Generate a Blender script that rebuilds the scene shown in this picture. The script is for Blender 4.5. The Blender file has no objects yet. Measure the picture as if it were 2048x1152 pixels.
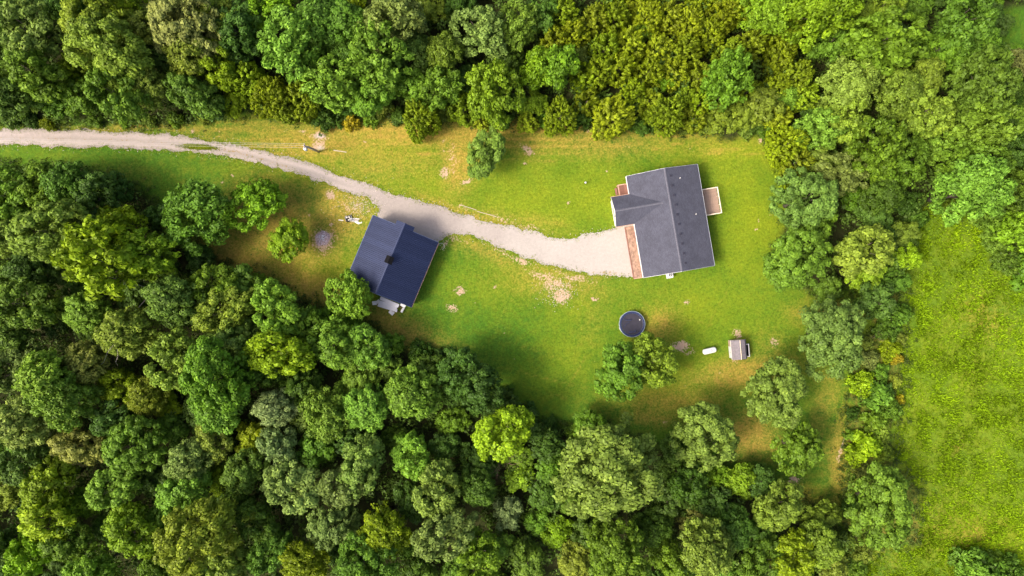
import bpy, bmesh, math, random
import numpy as np
from mathutils import Vector, Matrix

# ------------------------------------------------------------------ camera, sky, sun, exposure
SC = bpy.context.scene
COL = SC.collection
HCAM = 112.0           # drone height in metres
PPM = 12.2             # photograph pixels (2048 wide) per metre on the ground
cd = bpy.data.cameras.new('camera'); cam = bpy.data.objects.new('camera', cd); COL.objects.link(cam)
cam.location = (0, 0, HCAM); cam.rotation_euler = (0, 0, 0)
cd.sensor_width = 36.0; cd.lens = 36.0 * HCAM * PPM / 2048.0
cd.clip_start = 1.0; cd.clip_end = 6000.0
SC.camera = cam

SUN_EL = math.radians(49); SUN_AZ = math.atan2(-0.36, -0.93)      # direction towards the sun in the ground plane
world = bpy.data.worlds.new('World'); SC.world = world; world.use_nodes = True
wn = world.node_tree.nodes; wl = world.node_tree.links
sky = wn.new('ShaderNodeTexSky'); sky.sky_type = 'NISHITA'; sky.sun_disc = False
sky.sun_elevation = SUN_EL; sky.sun_rotation = math.pi / 2 - SUN_AZ
sky.air_density = 0.7; sky.dust_density = 6.0; sky.ozone_density = 0.5
bg = wn['Background']; bg.inputs['Strength'].default_value = 0.15
wl.new(sky.outputs['Color'], bg.inputs['Color'])
sl = bpy.data.lights.new('sun', 'SUN'); sl.energy = 1.5; sl.angle = math.radians(15); sl.color = (1.0, 0.93, 0.79)
sun = bpy.data.objects.new('sun', sl); COL.objects.link(sun); sun.location = (-60, -30, 90)
tosun = Vector((math.cos(SUN_AZ) * math.cos(SUN_EL), math.sin(SUN_AZ) * math.cos(SUN_EL), math.sin(SUN_EL)))
sun.rotation_euler = tosun.to_track_quat('Z', 'Y').to_euler()
SC.view_settings.view_transform = 'Standard'; SC.view_settings.look = 'None'
SC.view_settings.gamma = 1.0; SC.view_settings.exposure = 1.3
SC.view_settings.use_curve_mapping = False

random.seed(7); RNG = np.random.default_rng(7)

def P(px, py, z=0.0):
    k = (HCAM - z) / HCAM / PPM
    return ((px - 1024) * k, (576 - py) * k, z)

# ------------------------------------------------------------------ noise
def _hash(ix, iy, seed):
    h = (ix.astype(np.int64) * 374761393 + iy.astype(np.int64) * 668265263 + seed * 1442695041) & 0x7fffffff
    h = ((h ^ (h >> 13)) * 1274126177) & 0x7fffffff
    return ((h ^ (h >> 16)) & 0xffff) / 65535.0
def vnoise(x, y, seed=0):
    ix = np.floor(x); iy = np.floor(y); fx = x - ix; fy = y - iy
    fx = fx * fx * (3 - 2 * fx); fy = fy * fy * (3 - 2 * fy)
    a = _hash(ix, iy, seed); b = _hash(ix + 1, iy, seed); c = _hash(ix, iy + 1, seed); d = _hash(ix + 1, iy + 1, seed)
    return (a * (1 - fx) + b * fx) * (1 - fy) + (c * (1 - fx) + d * fx) * fy
def fbm(x, y, scale, octs=4, seed=0):
    s = 0; amp = 1; tot = 0
    for o in range(octs):
        s = s + amp * vnoise(x * scale * 2 ** o + 17.3 * o, y * scale * 2 ** o - 9.1 * o, seed + o); tot += amp; amp *= 0.5
    return s / tot
def inpoly(x, y, poly):
    r = np.zeros(x.shape, bool); n = len(poly)
    for i in range(n):
        x0, y0 = poly[i]; x1, y1 = poly[(i + 1) % n]
        if y0 == y1: continue
        c = ((y0 > y) != (y1 > y)) & (x < (x1 - x0) * (y - y0) / (y1 - y0) + x0)
        r ^= c
    return r

# ------------------------------------------------------------------ mesh helpers
class MB:
    def __init__(s): s.v = []; s.f = []
    def add(s, vs, fs):
        o = len(s.v); s.v += [tuple(p) for p in vs]; s.f += [tuple(i + o for i in f) for f in fs]; return s
    def box(s, x0, x1, y0, y1, z0, z1):
        return s.add([(x0,y0,z0),(x1,y0,z0),(x1,y1,z0),(x0,y1,z0),(x0,y0,z1),(x1,y0,z1),(x1,y1,z1),(x0,y1,z1)],
            [(3,2,1,0),(4,5,6,7),(0,1,5,4),(1,2,6,5),(2,3,7,6),(3,0,4,7)])
    def obox(s, c, sx, sy, sz, rot):      # oriented box, rot = Matrix
        vs = []
        for z in (-1, 1):
            for x, y in ((-1,-1),(1,-1),(1,1),(-1,1)):
                vs.append(Vector(c) + rot @ Vector((x*sx/2, y*sy/2, z*sz/2)))
        return s.add(vs, [(3,2,1,0),(4,5,6,7),(0,1,5,4),(1,2,6,5),(2,3,7,6),(3,0,4,7)])
    def slab(s, poly, t):                 # polygon (3d, ccw seen from above) with vertical thickness t below
        n = len(poly); top = [tuple(p) for p in poly]; bot = [(p[0], p[1], p[2] - t) for p in poly]
        fs = [tuple(range(n)), tuple(range(2*n-1, n-1, -1))]
        fs += [(i, i + n, (i + 1) % n + n, (i + 1) % n) for i in range(n)]
        return s.add(top + bot, fs)
    def tube(s, pts, rad, n=8, cap=True):
        pts = [Vector(p) for p in pts]
        if not hasattr(rad, '__len__'): rad = [rad] * len(pts)
        vs = []; fs = []; ref = None
        for i, p in enumerate(pts):
            d = (pts[min(i+1, len(pts)-1)] - pts[max(i-1, 0)]).normalized()
            if ref is None: ref = Vector((0,0,1)) if abs(d.z) < 0.9 else Vector((1,0,0))
            a = d.cross(ref).normalized(); b = d.cross(a).normalized(); ref = -b if False else ref
            for k in range(n):
                t = 2*math.pi*k/n
                vs.append(p + (a*math.cos(t) + b*math.sin(t)) * rad[i])
        for i in range(len(pts)-1):
            for k in range(n):
                fs.append((i*n+k, i*n+(k+1)%n, (i+1)*n+(k+1)%n, (i+1)*n+k))
        if cap:
            fs.append(tuple(range(n-1, -1, -1))); fs.append(tuple((len(pts)-1)*n + k for k in range(n)))
        return s.add(vs, fs)
    def lathe(s, prof, n=24, c=(0,0,0)):  # prof: (r,z) list
        vs = []; fs = []
        for r, z in prof:
            for k in range(n):
                t = 2*math.pi*k/n; vs.append((c[0]+r*math.cos(t), c[1]+r*math.sin(t), c[2]+z))
        for i in range(len(prof)-1):
            for k in range(n): fs.append((i*n+k, i*n+(k+1)%n, (i+1)*n+(k+1)%n, (i+1)*n+k))
        fs.append(tuple(range(n-1, -1, -1))); fs.append(tuple((len(prof)-1)*n+k for k in range(n)))
        return s.add(vs, fs)
    def ring(s, R, r, z, n=40, m=8):
        vs = []; fs = []
        for i in range(n):
            a = 2*math.pi*i/n
            for k in range(m):
                b = 2*math.pi*k/m; q = R + r*math.cos(b); vs.append((q*math.cos(a), q*math.sin(a), z + r*math.sin(b)))
        for i in range(n):
            for k in range(m): fs.append((i*m+k, ((i+1)%n)*m+k, ((i+1)%n)*m+(k+1)%m, i*m+(k+1)%m))
        return s.add(vs, fs)
    def build(s, name, m, parent=None, smooth=False):
        me = bpy.data.meshes.new(name); me.from_pydata(s.v, [], s.f); me.materials.append(m)
        bm = bmesh.new(); bm.from_mesh(me); bmesh.ops.recalc_face_normals(bm, faces=bm.faces); bm.to_mesh(me); bm.free()
        if smooth: me.polygons.foreach_set('use_smooth', [True]*len(me.polygons))
        return link(name, me, parent)
def link(name, me, parent=None):
    o = bpy.data.objects.new(name, me); COL.objects.link(o)
    if parent is not None: o.parent = parent
    return o
def tag(o, label=None, cat=None, group=None, kind=None):
    if label: o['label'] = label
    if cat: o['category'] = cat
    if group: o['group'] = group
    if kind: o['kind'] = kind
    return o
def thing(name, label, cat, loc=(0,0,0), rz=0.0, group=None):
    o = bpy.data.objects.new(name, None); COL.objects.link(o); o.location = loc; o.rotation_euler = (0,0,rz)
    o.empty_display_size = 0.3
    return tag(o, label, cat, group)

# ------------------------------------------------------------------ materials
def nmat(name):
    m = bpy.data.materials.new(name); m.use_nodes = True; nt = m.node_tree
    return m, nt, nt.nodes, nt.links, nt.nodes['Principled BSDF']
def N(nt, typ, **kw):
    n = nt.nodes.new(typ)
    for k, v in kw.items():
        if k in n.inputs: n.inputs[k].default_value = v
        else: setattr(n, k, v)
    return n
def mix(nt, fac, a, b, blend='MIX'):
    n = nt.nodes.new('ShaderNodeMix'); n.data_type = 'RGBA'; n.blend_type = blend; n.clamp_factor = True
    for i, x in ((0, fac), (6, a), (7, b)):
        if isinstance(x, (int, float)): n.inputs[i].default_value = x
        elif isinstance(x, tuple): n.inputs[i].default_value = (*x, 1) if len(x) == 3 else x
        else: nt.links.new(x, n.inputs[i])
    return n.outputs[2]
def mth(nt, op, a, b=0.0, c=0.0, clamp=False):
    n = nt.nodes.new('ShaderNodeMath'); n.operation = op; n.use_clamp = clamp
    for i, x in enumerate((a, b, c)):
        if isinstance(x, (int, float)): n.inputs[i].default_value = x
        else: nt.links.new(x, n.inputs[i])
    return n.outputs[0]
def noise(nt, coord, scale, detail=4, rough=0.55, out='Fac'):
    n = N(nt, 'ShaderNodeTexNoise', Scale=scale, Detail=detail, Roughness=rough)
    nt.links.new(coord, n.inputs['Vector']); return n.outputs[out]
def simple(name, col, rough=0.6, var=0.25, scale=6.0, metallic=0.0, spec=0.4, stretch=None, bump=0.0):
    m, nt, nn, ll, p = nmat(name)
    tc = N(nt, 'ShaderNodeTexCoord').outputs['Object']
    if stretch:
        mp = N(nt, 'ShaderNodeMapping'); mp.inputs['Scale'].default_value = stretch; ll.new(tc, mp.inputs['Vector']); tc = mp.outputs['Vector']
    f = noise(nt, tc, scale, 5)
    lo = tuple(c*(1-var) for c in col); hi = tuple(min(1, c*(1+var)) for c in col)
    mr = N(nt, 'ShaderNodeMapRange'); mr.inputs[1].default_value = 0.3; mr.inputs[2].default_value = 0.7; ll.new(f, mr.inputs[0])
    ll.new(mix(nt, mr.outputs[0], lo, hi), p.inputs['Base Color'])
    p.inputs['Roughness'].default_value = rough; p.inputs['Metallic'].default_value = metallic
    p.inputs['Specular IOR Level'].default_value = spec
    if bump:
        b = N(nt, 'ShaderNodeBump', Strength=bump, Distance=0.05); ll.new(f, b.inputs['Height']); ll.new(b.outputs[0], p.inputs['Normal'])
    return m

def leaf_material(name='leaf', spec=0.16):
    m, nt, nn, ll, p = nmat(name)
    oi = N(nt, 'ShaderNodeObjectInfo')
    at = N(nt, 'ShaderNodeAttribute', attribute_name='tint')
    t = at.outputs['Fac']
    v = mth(nt, 'MULTIPLY_ADD', t, 1.25, 0.45)
    cs = N(nt, 'ShaderNodeCombineColor'); 
    for i in range(3): ll.new(v, cs.inputs[i])
    c = mix(nt, 1.0, oi.outputs['Color'], cs.outputs[0], 'MULTIPLY')
    yel = mth(nt, 'MULTIPLY_ADD', t, 1.6, -1.12, clamp=True)
    hs = N(nt, 'ShaderNodeHueSaturation'); hs.inputs['Hue'].default_value = 0.47; hs.inputs['Value'].default_value = 1.25
    ll.new(c, hs.inputs['Color'])
    c = mix(nt, yel, c, hs.outputs[0])
    ll.new(c, p.inputs['Base Color']); p.inputs['Roughness'].default_value = 0.55; p.inputs['Specular IOR Level'].default_value = spec
    tr = N(nt, 'ShaderNodeBsdfTranslucent'); ll.new(c, tr.inputs['Color'])
    mx = N(nt, 'ShaderNodeMixShader'); mx.inputs[0].default_value = 0.22
    ll.new(p.outputs[0], mx.inputs[1]); ll.new(tr.outputs[0], mx.inputs[2])
    ll.new(mx.outputs[0], nn['Material Output'].inputs['Surface'])
    return m
M_LEAF = leaf_material(); M_BLADE = leaf_material('grass_blade', 0.03)
M_BARK = simple('bark', (0.09, 0.07, 0.055), 0.9, 0.4, 8, bump=0.6, stretch=(1,1,0.2))
M_DEAD = simple('dead_wood', (0.36, 0.31, 0.27), 0.85, 0.3, 9, bump=0.3)
M_TWIG = simple('dry_twigs', (0.40, 0.30, 0.20), 0.9, 0.35, 5)
M_TWIGDARK = simple('dry_twigs_brown', (0.17, 0.10, 0.075), 0.9, 0.35, 5)

def ground_material():
    m, nt, nn, ll, p = nmat('ground')
    geo = N(nt, 'ShaderNodeNewGeometry').outputs['Position']
    a1 = N(nt, 'ShaderNodeAttribute', attribute_name='mask'); s1 = N(nt, 'ShaderNodeSeparateColor'); ll.new(a1.outputs['Color'], s1.inputs[0])
    a2 = N(nt, 'ShaderNodeAttribute', attribute_name='mask2'); s2 = N(nt, 'ShaderNodeSeparateColor'); ll.new(a2.outputs['Color'], s2.inputs[0])
    dry, dirt, litter = s1.outputs[0], s1.outputs[1], s1.outputs[2]
    yel, stone, brown = s2.outputs[0], s2.outputs[1], s2.outputs[2]
    n_big = noise(nt, geo, 0.16, 5, 0.6); n_mid = noise(nt, geo, 0.9, 5, 0.65); n_fine = noise(nt, geo, 3.2, 4, 0.7); n_vf = noise(nt, geo, 11.0, 3, 0.7)
    def j(mask, n, amt, gain=1.0):   # mask broken up by noise
        return mth(nt, 'MULTIPLY_ADD', mth(nt, 'SUBTRACT', n, 0.5), amt, mth(nt, 'MULTIPLY', mask, gain), clamp=True)
    g = mix(nt, j(yel, n_mid, 1.5), (0.052, 0.122, 0.0095), (0.168, 0.210, 0.0095))
    bigm = N(nt, 'ShaderNodeMapRange'); bigm.inputs[1].default_value = 0.4; bigm.inputs[2].default_value = 0.66; ll.new(n_big, bigm.inputs[0])
    g = mix(nt, j(bigm.outputs[0], n_mid, 1.0, 0.9), g, mix(nt, 0.5, g, (0.05, 0.125, 0.006)))
    g = mix(nt, mth(nt, 'MULTIPLY', mth(nt, 'MULTIPLY_ADD', mth(nt, 'SUBTRACT', n_mid, 0.5), 1.6, j(dry, n_fine, 1.8, 0.85), clamp=True), mth(nt, 'MULTIPLY', dry, 1.5, clamp=True), clamp=True), g, (0.32, 0.218, 0.040))
    g = mix(nt, mth(nt, 'MULTIPLY', mth(nt, 'MULTIPLY_ADD', mth(nt, 'SUBTRACT', n_mid, 0.5), 1.6, j(brown, n_fine, 1.8, 0.7), clamp=True), mth(nt, 'MULTIPLY', brown, 1.3, clamp=True), clamp=True), g, (0.20, 0.135, 0.032))
    # blades: fine light and dark mottling of the turf
    n_2 = noise(nt, geo, 2.0, 5, 0.75); c2 = N(nt, 'ShaderNodeMapRange'); c2.inputs[1].default_value = .32; c2.inputs[2].default_value = .68; c2.inputs[3].default_value = .72; c2.inputs[4].default_value = 1.22; ll.new(n_2, c2.inputs[0])
    v = mth(nt, 'MULTIPLY_ADD', n_fine, 1.3, 0.35); v = mth(nt, 'MULTIPLY', v, mth(nt, 'MULTIPLY_ADD', n_vf, 1.0, 0.5)); v = mth(nt, 'MULTIPLY', v, c2.outputs[0])
    cs = N(nt, 'ShaderNodeCombineColor')
    for i in range(3): ll.new(v, cs.inputs[i])
    g = mix(nt, 1.0, g, cs.outputs[0], 'MULTIPLY')
    soil = mix(nt, n_fine, (0.30, 0.195, 0.12), (0.46, 0.335, 0.235))
    dm = N(nt, 'ShaderNodeMapRange'); dm.inputs[1].default_value = 0.42; dm.inputs[2].default_value = 0.62
    ll.new(mth(nt, 'MULTIPLY_ADD', mth(nt, 'SUBTRACT', n_mid, 0.5), 0.9, j(dirt, n_fine, 1.7, 0.82), clamp=True), dm.inputs[0])
    dm2 = mth(nt, 'MULTIPLY', dm.outputs[0], mth(nt, 'MULTIPLY', dirt, 3.0, clamp=True))
    g = mix(nt, dm2, g, soil)
    sm = N(nt, 'ShaderNodeMapRange'); sm.inputs[1].default_value = 0.45; sm.inputs[2].default_value = 0.6
    ll.new(j(stone, n_vf, 1.1), sm.inputs[0])
    g = mix(nt, mth(nt, 'MULTIPLY', sm.outputs[0], mth(nt, 'MULTIPLY', stone, 3.0, clamp=True)), g, mix(nt, n_vf, (0.28, 0.24, 0.22), (0.48, 0.42, 0.38)))
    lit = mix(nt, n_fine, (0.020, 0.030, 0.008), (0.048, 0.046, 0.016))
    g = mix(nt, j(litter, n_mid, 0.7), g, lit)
    ll.new(g, p.inputs['Base Color']); p.inputs['Roughness'].default_value = 0.9; p.inputs['Specular IOR Level'].default_value = 0.1
    hh = mth(nt, 'MULTIPLY_ADD', n_vf, 0.5, n_fine)
    b = N(nt, 'ShaderNodeBump', Strength=0.7, Distance=0.10); ll.new(hh, b.inputs['Height']); ll.new(b.outputs[0], p.inputs['Normal'])
    return m

def gravel_material():
    m, nt, nn, ll, p = nmat('gravel')
    geo = N(nt, 'ShaderNodeNewGeometry').outputs['Position']
    a = N(nt, 'ShaderNodeAttribute', attribute_name='mask'); s = N(nt, 'ShaderNodeSeparateColor'); ll.new(a.outputs['Color'], s.inputs[0])
    fresh, weed, track = s.outputs[0], s.outputs[1], s.outputs[2]
    n1 = noise(nt, geo, 0.25, 5, 0.6); n2 = noise(nt, geo, 2.2, 5, 0.7); n3 = noise(nt, geo, 12.0, 3, 0.8)
    old = mix(nt, n1, (0.240, 0.207, 0.188), (0.305, 0.264, 0.236))
    new = mix(nt, n1, (0.305, 0.275, 0.245), (0.365, 0.33, 0.295))
    c = mix(nt, fresh, old, new)
    c = mix(nt, mth(nt, 'MULTIPLY', track, 0.75), c, (0.36, 0.305, 0.28))
    v = mth(nt, 'MULTIPLY_ADD', n3, 0.7, 0.65); v = mth(nt, 'MULTIPLY', v, mth(nt, 'MULTIPLY_ADD', n2, 0.45, 0.78))
    cs = N(nt, 'ShaderNodeCombineColor')
    for i in range(3): ll.new(v, cs.inputs[i])
    c = mix(nt, 1.0, c, cs.outputs[0], 'MULTIPLY')
    wm = N(nt, 'ShaderNodeMapRange'); wm.inputs[1].default_value = 0.5; wm.inputs[2].default_value = 0.65
    ll.new(mth(nt, 'MULTIPLY_ADD', mth(nt, 'SUBTRACT', n2, 0.5), 1.6, weed, clamp=True), wm.inputs[0])
    c = mix(nt, mth(nt, 'MULTIPLY', wm.outputs[0], mth(nt, 'MULTIPLY', weed, 4.0, clamp=True)), c, mix(nt, n3, (0.19, 0.15, 0.06), (0.30, 0.20, 0.11)))
    ll.new(c, p.inputs['Base Color']); p.inputs['Roughness'].default_value = 0.95; p.inputs['Specular IOR Level'].default_value = 0.15
    b = N(nt, 'ShaderNodeBump', Strength=0.6, Distance=0.03); ll.new(n3, b.inputs['Height']); ll.new(b.outputs[0], p.inputs['Normal'])
    return m

# ------------------------------------------------------------------ ground layout (polygons in photograph pixels on the ground)
NORTH = [(-900,240),(60,246),(200,244),(330,246),(440,236),(500,222),(640,238),(760,232),(830,240),(960,238),(1080,242),(1250,248),(1420,262),
         (1545,268),(1562,330),(1580,420),(1560,520),(1600,575),(1650,590),(1740,575),(1790,560),(1795,440),(1860,400),(1990,440),(2060,520),(3000,560),(3000,-900),(-900,-900)]
CLEAR = [(1985,20),(2200,-10),(2200,110),(2040,120),(1995,95)]
SOUTH = [(-900,335),(110,332),(230,356),(318,410),(400,505),(440,528),(560,572),(640,618),(740,650),(830,712),(930,768),(1040,826),(1120,862),
         (1200,850),(1330,905),(1450,945),(1560,985),(1630,1010),(1690,1070),(1700,1300),(1700,2200),(-900,2200)]
HEDGE = [(1745,560),(1800,570),(1805,660),(1800,760),(1790,850),(1790,930),(1840,980),(1830,1080),(1760,1090),(1690,1060),(1690,960),(1700,880),(1690,800),(1720,720),(1740,650)]
FIELD = [(1800,420),(1880,400),(1990,450),(2060,530),(3000,570),(3000,2200),(1705,2200),(1712,1120),(1830,1080),(1845,990),(1795,920),(1798,740),(1812,640),(1800,560)]

def px_of(x, y): return x * PPM + 1024, 576 - y * PPM
def blobs(px, py, lst, warp):
    r = np.zeros(px.shape)
    for b in lst:
        x, y, rx, ry = b[:4]; s = b[4] if len(b) > 4 else 1.0; a = math.radians(b[5]) if len(b) > 5 else 0
        dx = px - x; dy = py - y
        u = dx*math.cos(a) + dy*math.sin(a); v = -dx*math.sin(a) + dy*math.cos(a)
        d = (u/rx)**2 + (v/ry)**2
        r = np.maximum(r, s*np.exp(-0.7*d*(0.55 + 0.9*warp)))
    return r
DIRT = [(1108,570,32,14,.72),(1122,592,17,13,.92),(1085,552,38,9,.7,15),(1150,556,46,9,.62,8),(920,580,10,10,1),(905,617,9,9,.8),(662,388,9,9,1.1),(705,412,26,24,.5),(720,400,40,14,.42,15),
        (738,425,20,16,.4),(890,348,11,10,.95),(936,362,14,7,.95),(1052,298,18,6,.8,35),(640,272,18,8,.9),(606,264,7,5,.8),(636,290,13,11,.9),(575,262,8,5,.6),(1472,668,8,10,.8),(1360,692,17,10,1.1,-12),
        (1190,597,9,5,.9,10),(1370,604,5,5,.9),(1550,686,9,11,.75),(1592,962,16,10,.9),(1524,278,6,7,1),(386,260,5,8,.9),(1680,905,6,26,.7,12),(645,480,20,22,1.0),(905,318,16,40,.5,-10),
        (1182,262,10,5,.9),(1230,545,36,7,.7),(1150,700,4,4,.4),(848,703,6,10,.5),(1380,704,12,4,.7,-10),(1400,840,10,6,.6),(1330,843,8,6,.5),(925,415,40,5,.6,17),(1000,436,40,6,.6,17),(1060,455,40,6,.6,14),
        (910,475,22,6,.65,15),(1000,503,30,6,.65,28),(1040,522,24,7,.8,22),(890,490,12,12,.7),(1468,712,8,14,.7)]
DRY = [(900,262,520,30,.85),(640,285,180,45,.75),(760,320,180,60,.55),(1150,290,260,28,.6),(1330,275,200,20,.5),(920,320,40,60,.9),(560,470,140,110,.75),(480,520,110,50,.8,25),(690,420,80,60,.85),
       (600,560,120,40,.8,25),(800,660,110,36,.7,28),(940,425,150,16,.7,17),(1050,440,100,16,.5,14),(960,500,90,22,.6,25),(1480,745,110,30,.85,-8),(1310,650,38,44,.75),(1330,800,120,40,.6),
       (1300,830,60,26,.6),(1500,870,70,50,.85),(1650,800,26,110,.5,5),(1680,920,16,110,.75,3),(1600,1000,50,40,.6),(1650,625,60,26,.75),(1100,560,110,40,.6,12),(1550,700,50,40,.4),(300,255,250,12,.7),
       (1750,1060,60,100,.4),(1900,900,20,14,.5),(1940,1080,60,50,.55,-30),(1975,640,50,50,.5),(1650,290,60,30,.4),(560,310,60,22,.3),(1080,490,40,10,.3),(1180,640,30,60,.3),(1880,1050,60,60,.4)]
YEL = [(1500,420,90,170,1.0),(1400,620,240,90,.75),(1120,400,220,90,.95),(880,370,200,90,.8),(760,300,260,60,.8),(1500,300,200,60,.9),(1140,620,60,50,.7),(1150,700,60,70,.65),(1340,740,150,70,.7),
       (1050,560,180,60,.65),(620,330,120,50,.8),(640,540,120,60,.9),(1920,780,200,420,.7),(1980,1080,160,120,.9),(1900,500,120,60,.6),(1640,700,60,120,.5),(1100,760,80,50,.45),(60,310,120,16,.35),(540,340,120,26,.6),(1600,1010,60,40,.6)]
BROWN = [(470,500,120,60,.85,25),(600,450,60,60,.55),(560,420,50,60,.7),(610,590,110,34,.9,25),(800,655,120,30,.75,28),(250,350,80,30,.6),(770,620,50,26,.9),(1480,860,70,70,.7),(1660,615,50,36,.7),(1480,748,80,20,.4),
         (1330,850,120,30,.5),(1660,950,24,120,.55,4),(1100,258,160,14,.6),(900,690,90,20,.5,28),(645,478,26,28,.9),(1720,900,26,60,.6),(1600,985,70,30,.4)]
STONE = [(715,412,44,26,.40,15),(640,272,16,6,.7),(1122,600,12,10,.45),(640,296,12,8,.6),(1100,575,28,14,.4)]

DRIVE_UP = [(-1500,262),(-300,258),(0,258),(100,259),(200,261),(300,266),(380,274),(430,284),(500,297),(560,309),(620,328),(680,350),(740,370),(790,389),(850,404),(900,420),(950,436),(985,446),(1020,451),(1060,462),(1100,473),(1132,477),(1152,475),(1180,468),(1215,459),(1230,453),(1275,440)]
DRIVE_LO = [(1290,553),(1265,552),(1210,552),(1150,541),(1110,534),(1060,520),(1030,508),(1000,494),(978,485),(950,474),(925,468),(900,471),(885,480),(870,492),(850,500),(775,470),(757,435),(758,418),(742,401),(700,385),(650,366),(600,351),(550,336),(500,322),(440,312),(380,304),(300,300),(200,296),(100,293),(0,291),(-300,292),(-1500,299)]

def build_ground():
    def axis(lo, hi, step, far):
        a = list(np.arange(lo, hi + 1e-6, step)); out = []
        d = step; x = lo
        while x > -far: d *= 1.5; x -= d; out.append(x)
        out = out[::-1] + a; d = step; x = hi
        while x < far: d *= 1.5; x += d; out.append(x)
        return np.array(out)
    xs = axis(-96, 96, 0.4, 2500); ys = axis(-56, 56, 0.4, 2500)
    X, Y = np.meshgrid(xs, ys); nx, ny = len(xs), len(ys)
    Z = np.zeros_like(X)
    px, py = px_of(X, Y)
    w = fbm(X, Y, 0.35, 4, 3)
    rs = random.Random(5)
    specks = [(rs.uniform(430, 1560), rs.uniform(255, 460), rs.uniform(2, 6), rs.uniform(2, 4), rs.uniform(.4, .9), rs.uniform(0, 90)) for _ in range(60)] + [(rs.uniform(840, 1560), rs.uniform(560, 850), rs.uniform(2, 5), rs.uniform(2, 4), rs.uniform(.4, .8), rs.uniform(0, 90)) for _ in range(30)]
    lines = [(rs.uniform(500, 1500), rs.uniform(262, 320), rs.uniform(40, 140), 2.0, rs.uniform(.5, .85), rs.uniform(-3, 5)) for _ in range(18)] + [(1350, 288, 45, 2, .8, 9), (520, 500, 40, 2.5, .9, -28), (620, 470, 16, 1.5, .8, -70), (1120, 600, 60, 2, .4, 12)]
    lines += [(rs.uniform(850, 1500), rs.uniform(570, 800), rs.uniform(30, 90), 2.0, rs.uniform(.25, .5), rs.choice((15, 18, -60))) for _ in range(14)]
    wx = (fbm(X, Y, 0.12, 4, 11) - .5) * 60; wy = (fbm(X, Y, 0.12, 4, 23) - .5) * 60
    dry = np.maximum(blobs(px + wx, py + wy*.6, DRY, w)*.95, blobs(px + (w-.5)*8, py + (w-.5)*5, lines, w)); yel = blobs(px + wx, py + wy, YEL, w); brown = .7*blobs(px + wx*.8, py + wy*.6, BROWN, w)
    dirt = blobs(px + (w-.5)*14, py + (fbm(X, Y, .5, 3, 5)-.5)*14, DIRT + specks, w); stone = blobs(px, py, STONE, w)
    # mowing passes: dried clippings in straight rows along the far edge of the lawn
    rows = np.clip(np.sin((py + (vnoise(X*.05, Y*.05, 2)-.5)*8) * 2*math.pi/15.0), 0, 1)**3 * np.exp(-((py-278)/38.0)**2) * ((px > 430) & (px < 1560)) * (0.4 + 0.6*vnoise(X*.15, Y*.4, 9))
    dry = np.clip(dry + rows*.55, 0, 1)
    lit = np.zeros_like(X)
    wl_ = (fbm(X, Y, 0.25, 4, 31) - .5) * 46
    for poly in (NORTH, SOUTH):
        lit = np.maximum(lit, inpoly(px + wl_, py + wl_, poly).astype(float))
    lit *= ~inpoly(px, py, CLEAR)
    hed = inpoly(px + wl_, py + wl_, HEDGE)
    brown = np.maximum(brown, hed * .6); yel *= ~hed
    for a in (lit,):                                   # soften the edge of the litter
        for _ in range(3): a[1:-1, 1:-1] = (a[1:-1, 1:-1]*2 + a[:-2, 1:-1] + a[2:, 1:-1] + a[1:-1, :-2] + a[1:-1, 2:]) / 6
    idx = np.arange(nx*ny).reshape(ny, nx)
    F = np.stack([idx[:-1, :-1], idx[:-1, 1:], idx[1:, 1:], idx[1:, :-1]], -1).reshape(-1, 4)
    me = bpy.data.meshes.new('ground'); 
    me.vertices.add(nx*ny); me.vertices.foreach_set('co', np.stack([X, Y, Z], -1).reshape(-1).astype(np.float32))
    me.loops.add(F.size); me.loops.foreach_set('vertex_index', F.reshape(-1).astype(np.int32))
    me.polygons.add(len(F)); me.polygons.foreach_set('loop_start', np.arange(0, F.size, 4, dtype=np.int32))
    me.update(); me.validate()
    for nm, chans in (('mask', (dry, dirt, lit)), ('mask2', (yel, stone, brown))):
        a = me.color_attributes.new(nm, 'FLOAT_COLOR', 'POINT')
        d = np.stack([np.clip(c, 0, 1) for c in chans] + [np.ones_like(X)], -1).reshape(-1).astype(np.float32); a.data.foreach_set('color', d)
    me.materials.append(ground_material())
    return tag(link('ground', me), 'mown lawn, rough field and woodland floor', None, None, 'structure')
build_ground()

def resample(pts, step):
    out = []
    for (x0, y0), (x1, y1) in zip(pts[:-1], pts[1:]):
        d = math.hypot(x1-x0, y1-y0); n = max(1, int(d/step)) if x0 > -200 or x1 > -200 else 3
        for i in range(n): out.append((x0 + (x1-x0)*i/n, y0 + (y1-y0)*i/n))
    out.append(pts[-1]); return out
def catmull(pts, n=6):
    out = []
    for i in range(len(pts)-1):
        p0 = pts[max(i-1, 0)]; p1 = pts[i]; p2 = pts[i+1]; p3 = pts[min(i+2, len(pts)-1)]
        for k in range(n):
            t = k/n
            out.append(tuple(0.5*((2*p1[j]) + (-p0[j]+p2[j])*t + (2*p0[j]-5*p1[j]+4*p2[j]-p3[j])*t*t + (-p0[j]+3*p1[j]-3*p2[j]+p3[j])*t**3) for j in (0, 1)))
    out.append(pts[-1]); return out
def ragged(pts, amp, seed):
    pts = resample(catmull(pts), 1.6); a = np.array(pts); n = len(a)
    t = np.gradient(a, axis=0); t /= np.maximum(np.linalg.norm(t, axis=1, keepdims=True), 1e-6); nr = np.stack([-t[:, 1], t[:, 0]], 1)
    d = (fbm(a[:, 0]/PPM, a[:, 1]/PPM, 0.7, 5, seed) - .5) * 2 * amp * PPM
    d += (vnoise(a[:, 0]*.9, a[:, 1]*.9, seed+9) - .5) * 3.5
    return a + nr * d[:, None]
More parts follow.
